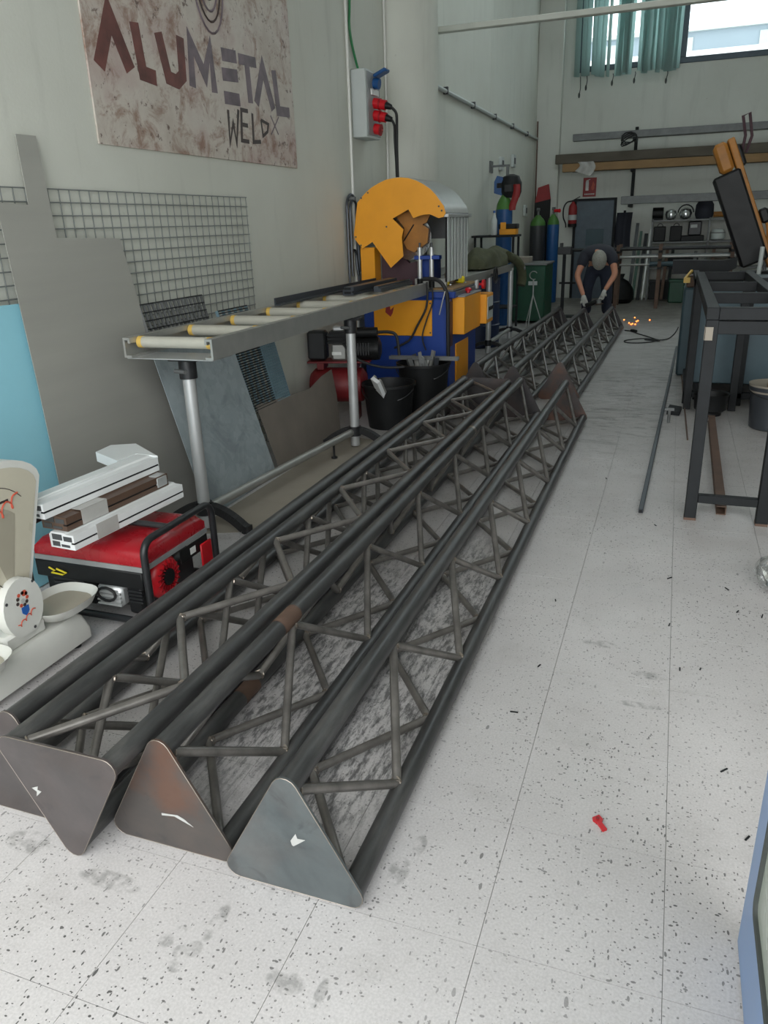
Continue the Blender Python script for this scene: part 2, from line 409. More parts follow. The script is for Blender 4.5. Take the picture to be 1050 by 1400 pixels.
M['cyl_blue'] = mat('cylinder_blue', rgb(30, 80, 136), .4, 0, .08)
M['cyl_green'] = mat('cylinder_green', rgb(74, 122, 54), .4, 0, .08)
M['cyl_black'] = mat('cylinder_dark', rgb(48, 50, 54), .4, 0, .08)
M['green'] = mat('green_enamel', rgb(18, 72, 50), .45, 0, .12)
M['navydrum'] = mat('navy_drum', rgb(30, 44, 76), .4, 0, .12)
M['teal'] = mat('teal_grey_steel', rgb(62, 82, 90), .5, .1, .15, 4)
M['olive'] = mat('olive_cloth', rgb(78, 80, 58), .85, 0, .25, 14, .2)
M['navycloth'] = mat('navy_shirt_cloth', rgb(44, 46, 56), .85, 0, .15, 20, .1)
M['navytrouser'] = mat('navy_work_trousers', rgb(40, 46, 62), .85, 0, .15, 20, .1)
M['skin'] = mat('skin', rgb(196, 138, 112), .55, 0, .06, 12)
M['glove'] = mat('grey_work_glove', rgb(188, 188, 182), .8, 0, .12, 20)
M['cap'] = mat('grey_hair', rgb(150, 150, 142), .85, 0, .2, 60, .3)
M['timber'] = mat('weathered_timber', rgb(150, 120, 84), .8, 0, .2, 6, .1, stretch=(.3, 1, 1))
M['timber_dk'] = mat('dark_timber', rgb(96, 90, 80), .8, 0, .2, 6, .1, stretch=(.3, 1, 1))
M['card'] = mat('dusty_cardboard', rgb(150, 142, 130), .8, 0, .08, 4)
M['winframe'] = mat('window_frame_grey', rgb(84, 96, 106), .5, .1)
M['bluefilm'] = mat('blue_film_profile', rgb(122, 152, 196), .35, 0, .08, 3)
M['gasket'] = mat('dark_gasket', rgb(70, 74, 72), .6)
M['glass'] = glass_mat('clear_pane', (.93, .97, .97, 1), .06)
M['doorglass'] = mat('grey_green_panel', rgb(176, 184, 174), .25, 0, .03, 2)
M['blind'] = blind_mat()
M['glassbag'] = glass_mat('clear_film', (.85, .86, .86, 1), .35)
M['poster'] = poster_mat()
M['ink_red'] = mat('rust_brown_ink', rgb(104, 62, 56), .5, 0, .35, 9)
M['ink_grey'] = mat('violet_grey_ink', rgb(112, 100, 106), .5, 0, .35, 9)
M['ink_dark'] = mat('dark_ink', rgb(66, 56, 54), .5, 0, .3, 9)
M['signred'] = mat('sign_red', rgb(146, 38, 40), .5)
M['ink_white'] = mat('white_ink', rgb(225, 225, 222), .5)
M['ink_blue'] = mat('blue_ink', rgb(40, 96, 176), .5)
M['ink_scarlet'] = mat('scarlet_ink', rgb(196, 84, 62), .5)
M['greenwire'] = mat('green_cable', rgb(46, 122, 74), .5)
M['tapeyellow'] = mat('tape_measure_yellow', rgb(226, 206, 40), .4)
M['chrome'] = mat('bright_metal', rgb(200, 204, 206), .16, .9, .05)
M['wirechrome'] = mat('zinc_wire', rgb(120, 124, 122), .5, 0, .06)
M['bluezinc'] = mat('blue_grey_zinc', rgb(120, 146, 156), .45, .3, .1)
M['building'] = mat('pale_facade', rgb(150, 162, 172), .8, 0, .03, .4)
M['spark'] = glow_mat('glowing_spark', (1, .22, .04, 1), 5)

# ------------------------------------------------------------------ the hall
XW, YB, XR, ZC, YF = -2.87, 17.2, 5.2, 6.4, 0.35
def struct(o, label=None): o['kind'] = 'structure'; return tag(o, label)
fl = MB().bb(XW - .2, XR + .2, -3.2, YB + .2, -.15, -.0035).build('floor', M['joint'])
struct(fl, 'pale speckled terrazzo tile floor of the workshop'); tag(fl, cat='floor')
TX0, TY0, TS = -.284, 1.271, .4
def proj(p):
    q = V(p) - V(0, 0, 1.55); c = [sum(_r[i][j] * q[j] for j in range(3)) for i in range(3)]
    if c[2] < .2: return None
    return 525 + 1044.8 * c[0] / c[2], 700 + 1044.8 * c[1] / c[2], c[2]
cells = []
for i in range(-7, 14):
    for j in range(-12, 41):
        x0, x1 = max(TX0 + i * TS, XW), min(TX0 + (i + 1) * TS, XR); y0, y1 = TY0 + j * TS, min(TY0 + (j + 1) * TS, YB)
        if x1 - x0 < .02 or y1 - y0 < .02: continue
        q = proj(((x0 + x1) / 2, (y0 + y1) / 2, 0)); full = x1 - x0 > .399 and y1 - y0 > .399
        vis = q and -60 < q[0] < 1110 and -20 < q[1] < 1480
        cells.append((-(1 / q[2] ** 3) if vis and full else 0, x0, x1, y0, y1))
cells.sort()
g = .0008
tm = MB().bb(-TS / 2 + g, TS / 2 - g, -TS / 2 + g, TS / 2 - g, -.0035, 0).mesh('tile', M['floor'], 0)
rest = MB()
for k, (pri, x0, x1, y0, y1) in enumerate(cells):
    if k < 300 and pri < 0:
        shared('tile', tm, fl, ((x0 + x1) / 2, (y0 + y1) / 2, random.uniform(-.0003, .0003)))
    else: rest.bb(x0 + g, x1 - g, y0 + g, y1 - g, -.0035, 0)
tag(rest.build('tile_field', M['floor'], fl, smooth=0), kind='stuff')

wl = thing('wall_left', 'off-white painted side wall behind the leaning sheets', 'wall', (XW, 8, 0), kind='structure')
ys = [-3.2, 8.88, 12.82, 16.76, YB + .2]
for a, b in zip(ys, ys[1:]):
    MB().bb(XW - .2, XW, a + .004, b - .004, 0, ZC, .006).build('panel', M['wall'], wl, True)
MB().bb(XW - .2, XW - .012, 8, YB + .2, 0, ZC).build('joint_backing', M['grey'], wl, True)
col = MB().lathe([(.40, 0), (.40, ZC)], (XW + .01, 8.487, 0), n=48).build('column', M['wall'])
struct(col, 'round white column half sunk in the side wall'); tag(col, cat='column')
pil = MB().bb(XW, -2.40, 16.98, YB, 0, ZC, .006).build('corner_pilaster', M['wall_back'])
struct(pil, 'narrow white pilaster in the rear left corner'); tag(pil, cat='pilaster')
WX0, WX1, WZ0, WZ1 = -2.12, 4.6, 4.22, 6.2
wb = MB()
wb.bb(XW - .2, XR + .2, YB, YB + .2, 0, WZ0).bb(XW - .2, XR + .2, YB, YB + .2, WZ1, ZC)
wb.bb(XW - .2, WX0, YB, YB + .2, WZ0, WZ1).bb(WX1, XR + .2, YB, YB + .2, WZ0, WZ1)
struct(wb.build('wall_back', M['wall_back'], smooth=0), 'grey-white rear wall under the high window')['category'] = 'wall'
struct(MB().bb(XR, XR + .2, -3.2, YB + .2, 0, ZC).build('wall_right', M['wall'], smooth=0), 'plain white side wall opposite the column')['category'] = 'wall'
SKX0, SKX1, SKY0, SKY1 = -1.7, .5, 8.6, 13.0  # opening added to brighten the rear hall; no skylight known there
cg = MB().bb(XW - .2, XR + .2, -3.4, SKY0, ZC, ZC + .15).bb(XW - .2, XR + .2, SKY1, YB + .2, ZC, ZC + .15).bb(XW - .2, SKX0, SKY0, SKY1, ZC, ZC + .15).bb(SKX1, XR + .2, SKY0, SKY1, ZC, ZC + .15)
struct(cg.build('ceiling', M['ceil'], smooth=0), 'high white workshop ceiling with an added skylight opening')['category'] = 'ceiling'
sk = thing('added_skylight', 'long skylight added in the unseen ceiling to brighten the rear hall', 'skylight', (SKX0, SKY0, ZC), kind='structure')
MB().bb(SKX0, SKX1, SKY0, SKY1, ZC + .05, ZC + .06).build('pane', M['glass'], sk, True)
for y in (SKY0, (SKY0 + SKY1) / 2 - .03, SKY1 - .06): MB().bb(SKX0, SKX1, y, y + .06, ZC + .0, ZC + .05).build('glazing_bar', M['winframe'], sk, True)
wf = MB().bb(XW - .2, XR + .2, YF - .25, YF, 3.9, ZC).bb(3.4, XR + .2, YF - .25, YF, 0, 3.9)
struct(wf.build('wall_front', M['wall'], smooth=0), 'white lintel wall above the open shop front')['category'] = 'wall'
tb = MB().bb(XW, XR, 9.90, 10.0, 3.64, 3.70, .006).build('trim_1', M['wall']); struct(tb, 'white tie beam crossing the hall high up'); tag(tb, cat='beam')
# rear window: frame, mullions, panes
wn = thing('window_1', 'wide high window in the rear wall', 'window', (WX0, YB, WZ0), kind='structure')
fr = MB(); fw = .10
fr.bb(WX0, WX1, YB - .02, YB + .10, WZ0, WZ0 + fw, .008).bb(WX0, WX1, YB - .02, YB + .10, WZ1 - fw, WZ1, .008)
fr.bb(WX0, WX0 + fw, YB - .02, YB + .10, WZ0 + fw, WZ1 - fw, .008).bb(WX1 - fw, WX1, YB - .02, YB + .10, WZ0 + fw, WZ1 - fw, .008)
fr.build('window_frame', M['winframe'], wn, True)
for xm in (-.24, 1.9):
    MB().bb(xm - .06, xm + .06, YB - .02, YB + .10, WZ0 + fw, WZ1 - fw, .008).build('mullion', M['winframe'], wn, True)
for a, b in ((WX0 + fw, -.30), (-.18, 1.84), (1.96, WX1 - fw)):
    MB().bb(a, b, YB + .03, YB + .04, WZ0 + fw, WZ1 - fw).build('pane', M['glass'], wn, True)
# building across the street, seen through the window
bl = thing('far_building', 'pale blue-grey building seen through the high rear window', 'building', (2, 40, 0))
MB().bb(-30, 40, 40, 46, 0, 8.9).build('facade', M['building'], bl, True)
MB().bb(-30, 40, 39.8, 46.2, 8.9, 9.05).build('roof_edge', M['ltgrey'], bl, True)
MB().bb(-30, 40, 38.5, 40, 0, 7.95).build('lower_wing', M['ink_white'], bl, True)
for xx in (-4, -1, 2.4, 5.2): MB().bb(xx, xx + .8, 39.94, 40, 8.15, 8.7).build('window', M['ltgrey'], bl, True)
# vertical blind: head rail and slats
vb = thing('vertical_blind', 'grey-green vertical blind hanging crookedly at the high rear window', 'blind', (-1.2, 17.05, 6.15))
MB().bb(-2.2, -.2, 16.98, 17.06, 6.12, 6.18, .005).build('head_rail', M['winframe'], vb, True)
xs = [-2.13, -2.02] + [-1.93 + .095 * i for i in range(5)] + [-1.36 + .05 * i for i in range(5)] + [-.98 + .06 * i for i in range(12)]
for i, x in enumerate(xs):
    ang = math.radians(random.uniform(35, 80) if i < 7 else random.uniform(-25, 30) if i < 12 else random.uniform(15, 60))
    dx, dy = math.cos(ang) * .062, math.sin(ang) * .062
    zb = 4.10 + random.uniform(-.03, .03); sw = random.uniform(-.03, .03)
    yb = 16.93 + (i % 3) * .02
    MB().sheet(lambda u, v: (x + (2 * u - 1) * dx + sw * v, yb + (2 * u - 1) * dy + .006 * math.cos((2 * u - 1) * 1.5), 6.12 - v * (6.12 - zb)), 4, 6, .002).build('slat', M['blind'], vb, True)
for x, zz in ((-2.05, 3.80), (-1.93, 3.92), (-1.45, 3.96), (-1.05, 3.97), (-.48, 3.92)):
    MB().tube([(x, 16.95, 4.12), (x + .01, 16.95, zz + .12), (x - .01, 16.95, zz)], .008, 6).ell((x - .01, 16.95, zz), (.02, .01, .05), 8, 6).build('bottom_weight', M['gasket'], vb, True)
# conduit lines and cables on the side wall
cd = MB().cyl((XW + .014, 7.07, .02), (XW + .014, 7.07, ZC), .014, n=8).build('wall_conduit', M['white']); tag(cd, 'thin white conduit running up the wall beside the socket box', 'conduit')
cd = MB().cyl((XW + .014, 8.05, 0), (XW + .014, 8.05, ZC), .013, n=8).build('wall_conduit', M['white']); tag(cd, 'thin white conduit running up the edge of the round column', 'conduit')
cd = thing('wall_conduit', 'grey conduit running level along the far side wall', 'conduit', (XW, 13, 3.07))
MB().cyl((XW + .03, 8.9, 3.07), (XW + .03, 16.97, 3.09), .025, n=8).build('pipe', M['ltgrey'], cd, True)
for y in (10.2, 11.6, 13, 14.4, 15.8): MB().bb(XW, XW + .06, y - .015, y + .015, 3.04, 3.12).build('clip', M['greydk'], cd, True)
# ------------------------------------------------------------------ lattice trusses
L_T, RC, RB_ = 5.02, .030, .0135
AP, BR, BL = (0, .312), (.152, .036), (-.152, .036)
def hull_plate(r):
    pts = []
    for (cx, cz), a0, a1 in ((BR, -PI / 2, PI / 6), (AP, PI / 6, 5 * PI / 6), (BL, 5 * PI / 6, 3 * PI / 2)):
        for k in range(6):
            a = a0 + (a1 - a0) * k / 5; pts.append((cx + r * math.cos(a), cz + r * math.sin(a)))
    return pts
T_MESH = {}
T_MESH['chord'] = MB().cyl((0, .008, 0), (0, L_T - .008, 0), RC, n=18).mesh('chord', M['tube'])
for pm in ('plateA', 'plateB', 'plateC', 'plateD', 'plateE'):
    T_MESH[pm] = MB().prism(hull_plate(.0345), (0, 0, 0), (1, 0, 0), (0, 0, 1), (0, .008, 0)).mesh('end_plate', M[pm], 30)
_e = [V(a, .0005, b) for a, b in hull_plate(.0343)]; T_MESH['edge'] = MB().tube(_e + _e[:1], .0011, 5, False).mesh('ground_edge_glint', M['weld'])  # ground plate rim, kept bright so it also paints the edge highlight
HP = (L_T - .07) / 14
def brace_mesh(a, b, dy):
    p0, p1 = V(a[0], 0, a[1]), V(b[0], dy, b[1]); d = (p1 - p0).normalized()
    dir2 = V(b[0] - a[0], 0, b[1] - a[1]).normalized()
    q0, q1 = p0 + dir2 * .024, p1 - dir2 * .024
    m = MB().cyl(q0, q1, RB_, n=10)
    return m.mesh('brace', M['brace'])
def weld_mesh(a, b, dy, end):
    dir2 = V(b[0] - a[0], 0, b[1] - a[1]).normalized(); p0, p1 = V(a[0], 0, a[1]) + dir2 * .03, V(b[0], dy, b[1]) - dir2 * .03
    d = (p1 - p0).normalized(); a_, b_ = MB().frame(d); p = (p0, p1)[end]
    ring = [p + a_ * (.0155 * math.cos(2 * PI * k / 8)) + b_ * (.0155 * math.sin(2 * PI * k / 8)) for k in range(9)]
    return MB().tube(ring, .0035, 5, False).mesh('weld_bead', M['weld'])
FACES = ((AP, BR), (BR, BL), (BL, AP))
for fi, (a, b) in enumerate(FACES):
    for up in (0, 1):
        x, y = (a, b) if up == 0 else (b, a)
        T_MESH[('br', fi, up)] = brace_mesh(x, y, HP); T_MESH[('wd', fi, up, 0)] = weld_mesh(x, y, HP, 0); T_MESH[('wd', fi, up, 1)] = weld_mesh(x, y, HP, 1)
def truss(label, loc, rz, plates, inverted=False, welds=True):
    t = thing('lattice_truss', label, 'truss', (loc[0], loc[1], .348 if inverted else .001), (0, PI if inverted else 0, rz), 'welded steel lattice trusses on the floor')
    for c in (AP, BR, BL): shared('chord', T_MESH['chord'], t, (c[0], 0, c[1]))
    for fi in range(3):
        for k in range(14):
            b = shared('brace', T_MESH[('br', fi, k % 2)], t, (0, .035 + k * HP, 0))
            if welds and k < 8:
                for e_ in (0, 1): shared('weld_bead', T_MESH[('wd', fi, k % 2, e_)], b)
    p0 = shared('end_plate', T_MESH[plates[0]], t); p1 = shared('end_plate', T_MESH[plates[1]], t, (0, L_T - .008, 0))
    if welds: shared('ground_edge_glint', T_MESH['edge'], p0)
    return t
T1 = truss('nearest upright truss on the right with a clean blue-grey end plate', (-.752, 1.275), 0, ('plateA', 'plateE'))
T2 = truss('upright truss with a rusty orange-brown near end plate', (-1.126, 1.305), 0, ('plateB', 'plateD'))
T3 = truss('upside-down truss whose end plate points down, nested between two upright ones', (-1.362, 1.200), 0, ('plateC', 'plateD'), True)
T4 = truss('leftmost near truss beside the generator, partly behind the upside-down one', (-1.600, 1.285), 0, ('plateC', 'plateD'))
truss('rightmost truss of the rear row, its far end by the bending man', (-.905, 7.08), math.radians(-.85), ('plateE', 'plateD'), welds=False)
truss('middle truss of the rear row on the floor', (-1.282, 6.80), math.radians(-.85), ('plateD', 'plateD'), welds=False)
truss('leftmost truss of the rear row beside the saw bench', (-1.658, 6.95), math.radians(-.85), ('plateD', 'plateD'), welds=False)
# ground marks and sleeves on the near trusses
def mark(t, poly, m, y=-.0012):
    MB().prism(poly, (0, y, 0), (1, 0, 0), (0, 0, 1), (0, .001, 0)).build('scratch_mark', m, t)
mark(T1, [(.005, .165), (.02, .19), (.024, .176), (.045, .178), (.03, .165), (.012, .15), (.008, .152)], M['chalk'])
mark(T2, [(-.02, .105), (.02, .112), (.075, .092), (.05, .110), (.03, .118), (-.02, .112)], M['chalk'])
MB().prism([(.07, .155), (.09, .175), (.085, .158), (.10, .150), (.078, .140), (.082, .152)], (0, -.0012, 0), (1, 0, 0), (0, 0, 1), (0, .001, 0)).build('scratch_mark', M['chalk'], T3)
MB().cyl((0, .66, AP[1]), (0, .78, AP[1]), .0312, n=18, caps=False).build('butt_weld_band', M['rust'], T2)
MB().cyl((BL[0], .62, BL[1]), (BL[0], .72, BL[1]), .0312, n=18, caps=False).build('butt_weld_band', M['rust'], T2)
MB().cyl((0, 3.30, AP[1]), (0, 3.34, AP[1]), .0312, n=18, caps=False).build('butt_weld_band', M['weld'], T2)

# ------------------------------------------------------------------ leaning sheets and mesh on the side wall
ms = thing('wire_mesh_panel', 'pale square wire mesh panel standing against the white wall', 'mesh panel', (XW + .02, 3.8, .02))
y0, y1, z0, z1 = 2.30, 5.07, .03, 1.766
vm = MB().cyl((0, 0, 0), (0, 0, z1 - z0), .0030, n=6).mesh('wire', M['wirechrome']); hm = MB().cyl((0, 0, 0), (0, y1 - y0, 0), .0036, n=6).mesh('wire', M['wirechrome'])
ny = int(round((y1 - y0) / .072)); nz = int(round((z1 - z0) / .0595))
for k in range(ny + 1): shared('wire', vm, ms, (-.004, y1 - k * (y1 - y0) / ny - 3.8, z0 - .02))
for k in range(nz + 1): shared('wire', hm, ms, (.002, y0 - 3.8, z1 - k * (z1 - z0) / nz - .02))
def leaner(name, label, cat, x0, k, poly, th, mt):
    # outline given as (y, height); plane leans to the wall: x = x0 - k*z
    m = MB(); pts = [(x0 - k * z, y, z) for y, z in poly]; n = len(pts); nrm = V(1, 0, k).normalized() * th
    m.add([V(p) for p in pts] + [V(p) + nrm for p in pts], [tuple(range(n)), tuple(range(2 * n - 1, n - 1, -1))] + [(i, n + i, n + (i + 1) % n, (i + 1) % n) for i in range(n)])
    return tag(m.build(name, mt, smooth=0), label, cat)
leaner('leaning_board', 'light blue panel leaning on the wall behind the tall grey sheet', 'panel', -2.69, .09, [(2.05, .005), (3.15, .005), (3.15, 1.262), (2.05, 1.285)], .012, M['bluepanel'])
leaner('notched_sheet', 'tall grey metal sheet with a narrow tab on top, leaning on the wall', 'metal sheet', -2.640, .1,
       [(2.70, .004), (3.84, .004), (3.775, .25), (3.70, .755), (3.622, 1.19), (3.577, 1.532), (3.115, 1.546), (3.139, 1.99), (3.015, 1.988), (2.986, 1.691), (2.80, 1.70), (2.76, .9)], .003, M['stainless'])
leaner('galvanised_sheet', 'small blue-grey galvanised sheet leaning under the roller conveyor', 'metal sheet', -2.40, .262, [(3.52, .003), (4.36, .003), (4.325, .90), (3.52, .97)], .003, M['galv'])
leaner('brown_sheet', 'brown steel sheet with a wavy top edge leaning in front of the compressor', 'metal sheet', -2.415, .26,
       [(4.44, .003), (5.50, .003), (5.62, .28), (5.66, .48), (5.45, .462), (5.2, .415), (5.0, .425), (4.86, .43), (4.40, .462)], .004, M['brownsheet'])
def grating(name, label, x0, k, ya, yb, za, zb, py, pz, shear, mt, r, mt2=None):
    m0 = thing(name, label, 'grating', (x0, (ya + yb) / 2, 0))
    f = lambda y, z: V(x0 - k * z, y + shear * (zb - z), z)
    n = int((yb - ya) / py)
    for i in range(n + 1):
        y = ya + (yb - ya) * i / n; MB().bar(f(y, za), f(y, zb), r, r * 3.5, (1, 0, 0)).build('bearing_bar', mt, m0, True)
    n = int((zb - za) / pz)
    for i in range(n + 1):
        z = za + (zb - za) * i / n; MB().cyl(f(ya, z) + V(.01, 0, 0), f(yb, z) + V(.01, 0, 0), r * .7, n=6).build('cross_rod', mt2 or mt, m0, True)
    return m0
grating('floor_grating', 'dark close-meshed steel grating leaning behind the near end of the conveyor', -2.468, .25, 3.62, 4.24, .39, 1.185, .040, .042, 0, M['greysteel'], .005, M['darksteel'])
grating('floor_grating', 'dark steel grating with pale bearing bars below the conveyor rail', -2.428, .25, 4.30, 4.665, .43, 1.08, .062, .016, 0, M['bluezinc'], .006, M['black'])
grating('floor_grating', 'narrow blue-grey zinc grating leaning beside the dark ones', -2.428, .25, 4.685, 4.885, .43, .98, .028, .018, 0, M['bluezinc'], .006)
cb = MB().prism([(-2.38, 3.35), (-2.30, 3.30), (-1.92, 3.45), (-1.90, 4.40), (-1.96, 4.75), (-1.88, 5.0), (-2.0, 5.35), (-2.30, 5.40), (-2.36, 4.6)], (0, 0, .0008), (1, 0, 0), (0, 1, 0), (0, 0, .0022)).build('cardboard_sheet', M['card'], smooth=0)
tag(cb, 'dusty grey cardboard sheet lying under the roller conveyor', 'cardboard')

# ------------------------------------------------------------------ poster
PX = XW + .012
ps = thing('rusty_poster', 'large rust-look metal sign with the painted word ALUMETAL on the wall', 'sign', (XW, 4.77, 2.0))
MB().bb(XW + .001, PX, 3.61, 5.938, 1.995, 3.62, .002).build('board', M['poster'], ps, True)
def ribbon(pl, wd, x):
    pts = [V(0, a[0], a[1]) for a in pl]; n = len(pts); Lf, Rt = [], []
    for i, p in enumerate(pts):
        d0 = (pts[i] - pts[i - 1]).normalized() if i else (pts[1] - pts[0]).normalized()
        d1 = (pts[i + 1] - pts[i]).normalized() if i < n - 1 else d0
        n0 = V(1, 0, 0).cross(d0); n1 = V(1, 0, 0).cross(d1); m = (n0 + n1); m = m.normalized() if m.length > .2 else n0
        k = wd / 2 / max(m.dot(n0), .45); Lf.append(p + m * k); Rt.append(p - m * k)
    m = MB(); vs = []; fs = []
    for xx in (x, x + .0015): vs += [(xx, q.y, q.z) for q in Lf] + [(xx, q.y, q.z) for q in Rt]
    for i in range(n - 1):
        fs += [(i, i + 1, n + i + 1, n + i), (2 * n + i, 3 * n + i, 3 * n + i + 1, 2 * n + i + 1), (i, 2 * n + i, 2 * n + i + 1, i + 1), (n + i, n + i + 1, 3 * n + i + 1, 3 * n + i)]
    fs += [(0, n, 3 * n, 2 * n), (n - 1, 3 * n - 1, 4 * n - 1, 2 * n - 1)]
    return m.add(vs, fs)
def strokes(name, segs, wd, mt):
    for k, pl in enumerate(segs): ribbon(pl, wd * (1.3 if name == 'letter' else 1.0), PX + .0005 + .0004 * k).build(name, mt, ps, True, smooth=0)
strokes('letter', [[(3.695, 2.360), (3.828, 2.611), (3.953, 2.378)]], .066, M['ink_red'])
strokes('letter', [[(4.034, 2.618), (4.062, 2.380), (4.181, 2.372)]], .060, M['ink_red'])
strokes('letter', [[(4.248, 2.610), (4.305, 2.393), (4.391, 2.383), (4.452, 2.422), (4.466, 2.627)]], .058, M['ink_red'])
strokes('letter', [[(4.551, 2.377), (4.572, 2.624), (4.706, 2.458), (4.790, 2.622), (4.801, 2.377)]], .052, M['ink_grey'])
strokes('letter', [[(4.927, 2.613), (5.113, 2.626)], [(4.913, 2.499), (5.111, 2.515)], [(4.914, 2.366), (5.113, 2.373)]], .058, M['ink_grey'])
strokes('letter', [[(5.141, 2.622), (5.382, 2.634)], [(5.248, 2.622), (5.262, 2.372)]], .05, M['ink_grey'])
strokes('letter', [[(5.346, 2.378), (5.475, 2.621), (5.596, 2.368)]], .052, M['ink_grey'])
strokes('letter', [[(5.641, 2.627), (5.676, 2.368), (5.858, 2.377)]], .052, M['ink_grey'])
strokes('small_letter', [[(4.946, 2.297), (4.935, 2.097), (4.998, 2.225), (5.022, 2.103), (5.082, 2.312)]], .026, M['ink_dark'])
strokes('small_letter', [[(5.211, 2.317), (5.121, 2.316), (5.095, 2.127), (5.196, 2.126)], [(5.114, 2.227), (5.194, 2.226)]], .026, M['ink_dark'])
strokes('small_letter', [[(5.271, 2.310), (5.259, 2.130), (5.366, 2.139)]], .026, M['ink_dark'])
strokes('small_letter', [[(5.392, 2.281), (5.406, 2.180), (5.479, 2.214), (5.499, 2.264), (5.392, 2.281)]], .02, M['ink_dark'])
strokes('small_letter', [[(5.543, 2.325), (5.649, 2.210)], [(5.670, 2.328), (5.532, 2.200)]], .010, M['ink_grey'])
for k, (ra, rz_) in enumerate(((.175, .31), (.145, .26), (.115, .215), (.085, .165), (.055, .11))):
    ring = [V(PX + .003, 4.83 + ra * math.cos(2 * PI * i / 28), 3.02 + k * .012 + rz_ * math.sin(2 * PI * i / 28)) for i in range(29)]
    MB().tube(ring, .007, 4, False).build('emblem_ring', M['ink_dark' if k % 2 else 'ink_grey'], ps, True)
for i in range(4):
    MB().tube([(PX + .003, 4.83 + s_ * .05, 2.90 + i * .06 + .012 * abs(s_)) for s_ in (-1, -.4, .4, 1)], .006, 4).build('emblem_line', M['ink_dark'], ps, True)
# ------------------------------------------------------------------ roller conveyor in front of the saw
XL, XRr, ZB = -2.585, -2.065, .965
cv = thing('roller_conveyor', 'long grey roller conveyor on tube legs leading to the yellow saw', 'conveyor', (-2.325, 5, 0))
prof = [(0, 0), (.045, 0), (.045, .012), (.012, .012), (.012, .088), (.03, .088), (.03, .072), (.042, .072), (.042, .10), (0, .10)]
MB().prism([(-a, b) for a, b in prof], (XRr, 3.22, ZB), (1, 0, 0), (0, 0, 1), (0, 3.56, 0)).build('rail', M['alu'], cv, True, 20)
MB().prism(prof, (XL, 3.22, ZB), (1, 0, 0), (0, 0, 1), (0, 3.56, 0)).build('rail', M['alu'], cv, True, 20)
for ya in (3.225, 5.05): MB().bb(XL + .01, XRr - .01, ya, ya + .20, ZB - .006, ZB, .002).build('cross_plate', M['alu_lt'], cv, True)
for k in range(8):
    y = 3.30 + k * .462
    ro = MB().cyl((XL + .055, y, 1.035), (XRr - .055, y, 1.035), .029, n=16).build('roller', M['roller'], cv, True)
    for xe, s_ in ((XL + .055, 1), (XRr - .055, -1)): MB().cyl((xe - s_ * .012, y, 1.035), (xe + s_ * .014, y, 1.035), .0305, n=16).build('end_cap', M['capyel'], ro, True)
for x, y in ((-2.315, 3.36), (-2.135, 5.13)):
    MB().cyl((x, y, .02), (x, y, ZB - .06), .034, n=16).build('leg', M['alu_lt'], cv, True)
    br = MB().bb(x - .085, x + .085, y - .05, y + .05, ZB - .028, ZB - .006, .004).cyl((x, y, ZB - .12), (x, y, ZB - .028), .046, n=14).build('leg_bracket', M['blackm'], cv, True)
    MB().cyl((x - .058, y - .03, ZB - .08), (x + .02, y - .052, ZB - .08), .011, n=8).build('clamp_bolt', M['greysteel'], br, True)
    MB().cyl((x, y, .095), (x, y, .165), .046, n=14).build('collar', M['blackm'], cv, True)
    pth = [(x + dx, y + .01, .135 - 1.9 * dx * dx) for dx in [-.255 + .0175 * q for q in range(31)]]
    pth = [(p[0], p[1], max(p[2], .024)) for p in pth]
    f = MB()
    for a, b in zip(pth, pth[1:]): f.bar(a, b, .05, .045)
    f.build('foot', M['rubber'], cv, True)
MB().cyl((-2.30, 3.40, .125), (-2.15, 5.09, .125), .026, n=14).build('base_tube', M['alu'], cv, True)
MB().cyl((-2.175, 4.82, .012), (-2.175, 4.82, .11), .008, n=8).cyl((-2.175, 4.82, .003), (-2.175, 4.82, .014), .022, n=12).build('levelling_foot', M['blackm'], cv, True)
b1 = MB().prism([(0, 0), (.05, 0), (.05, .012), (.012, .012), (.012, .05), (0, .05)], (XL + .045, 4.78, ZB + .101), (1, 0, 0), (0, 0, 1), (0, 1.95, 0)).build('angle_profile', M['alu_dk'], smooth=0)
tag(b1, 'long thin dark angle bar lying along the conveyor edge', 'metal bar')
b2 = thing('hollow_profile', 'dark grooved window profile lying on the conveyor rollers by the saw', 'profile', (-2.33, 6.1, 1.0655))
MB().prism([(0, 0), (.09, 0), (.09, .018), (.075, .018), (.075, .03), (.09, .03), (.09, .062), (.012, .062), (.012, .04), (0, .04)], (-2.36, 5.55, 1.066), (1, 0, 0), (0, 0, 1), (0, 1.0, 0)).build('profile_body', M['alu_dk'], b2, True, 20)
for zz in (.012, .042): MB().bb(-2.345, -2.292, 5.546, 5.5495, 1.066 + zz, 1.066 + zz + .016).build('hollow_chamber', M['black'], b2, True)
b3 = MB().prism([(0, 0), (.06, 0), (.06, .03), (.04, .03), (.04, .045), (0, .045)], (-2.22, 5.85, 1.066), (1, 0, 0), (0, 0, 1), (0, .80, 0)).build('short_profile', M['alu_dk'], smooth=0)
tag(b3, 'short dark profile offcut beside the grooved one on the rollers', 'profile')

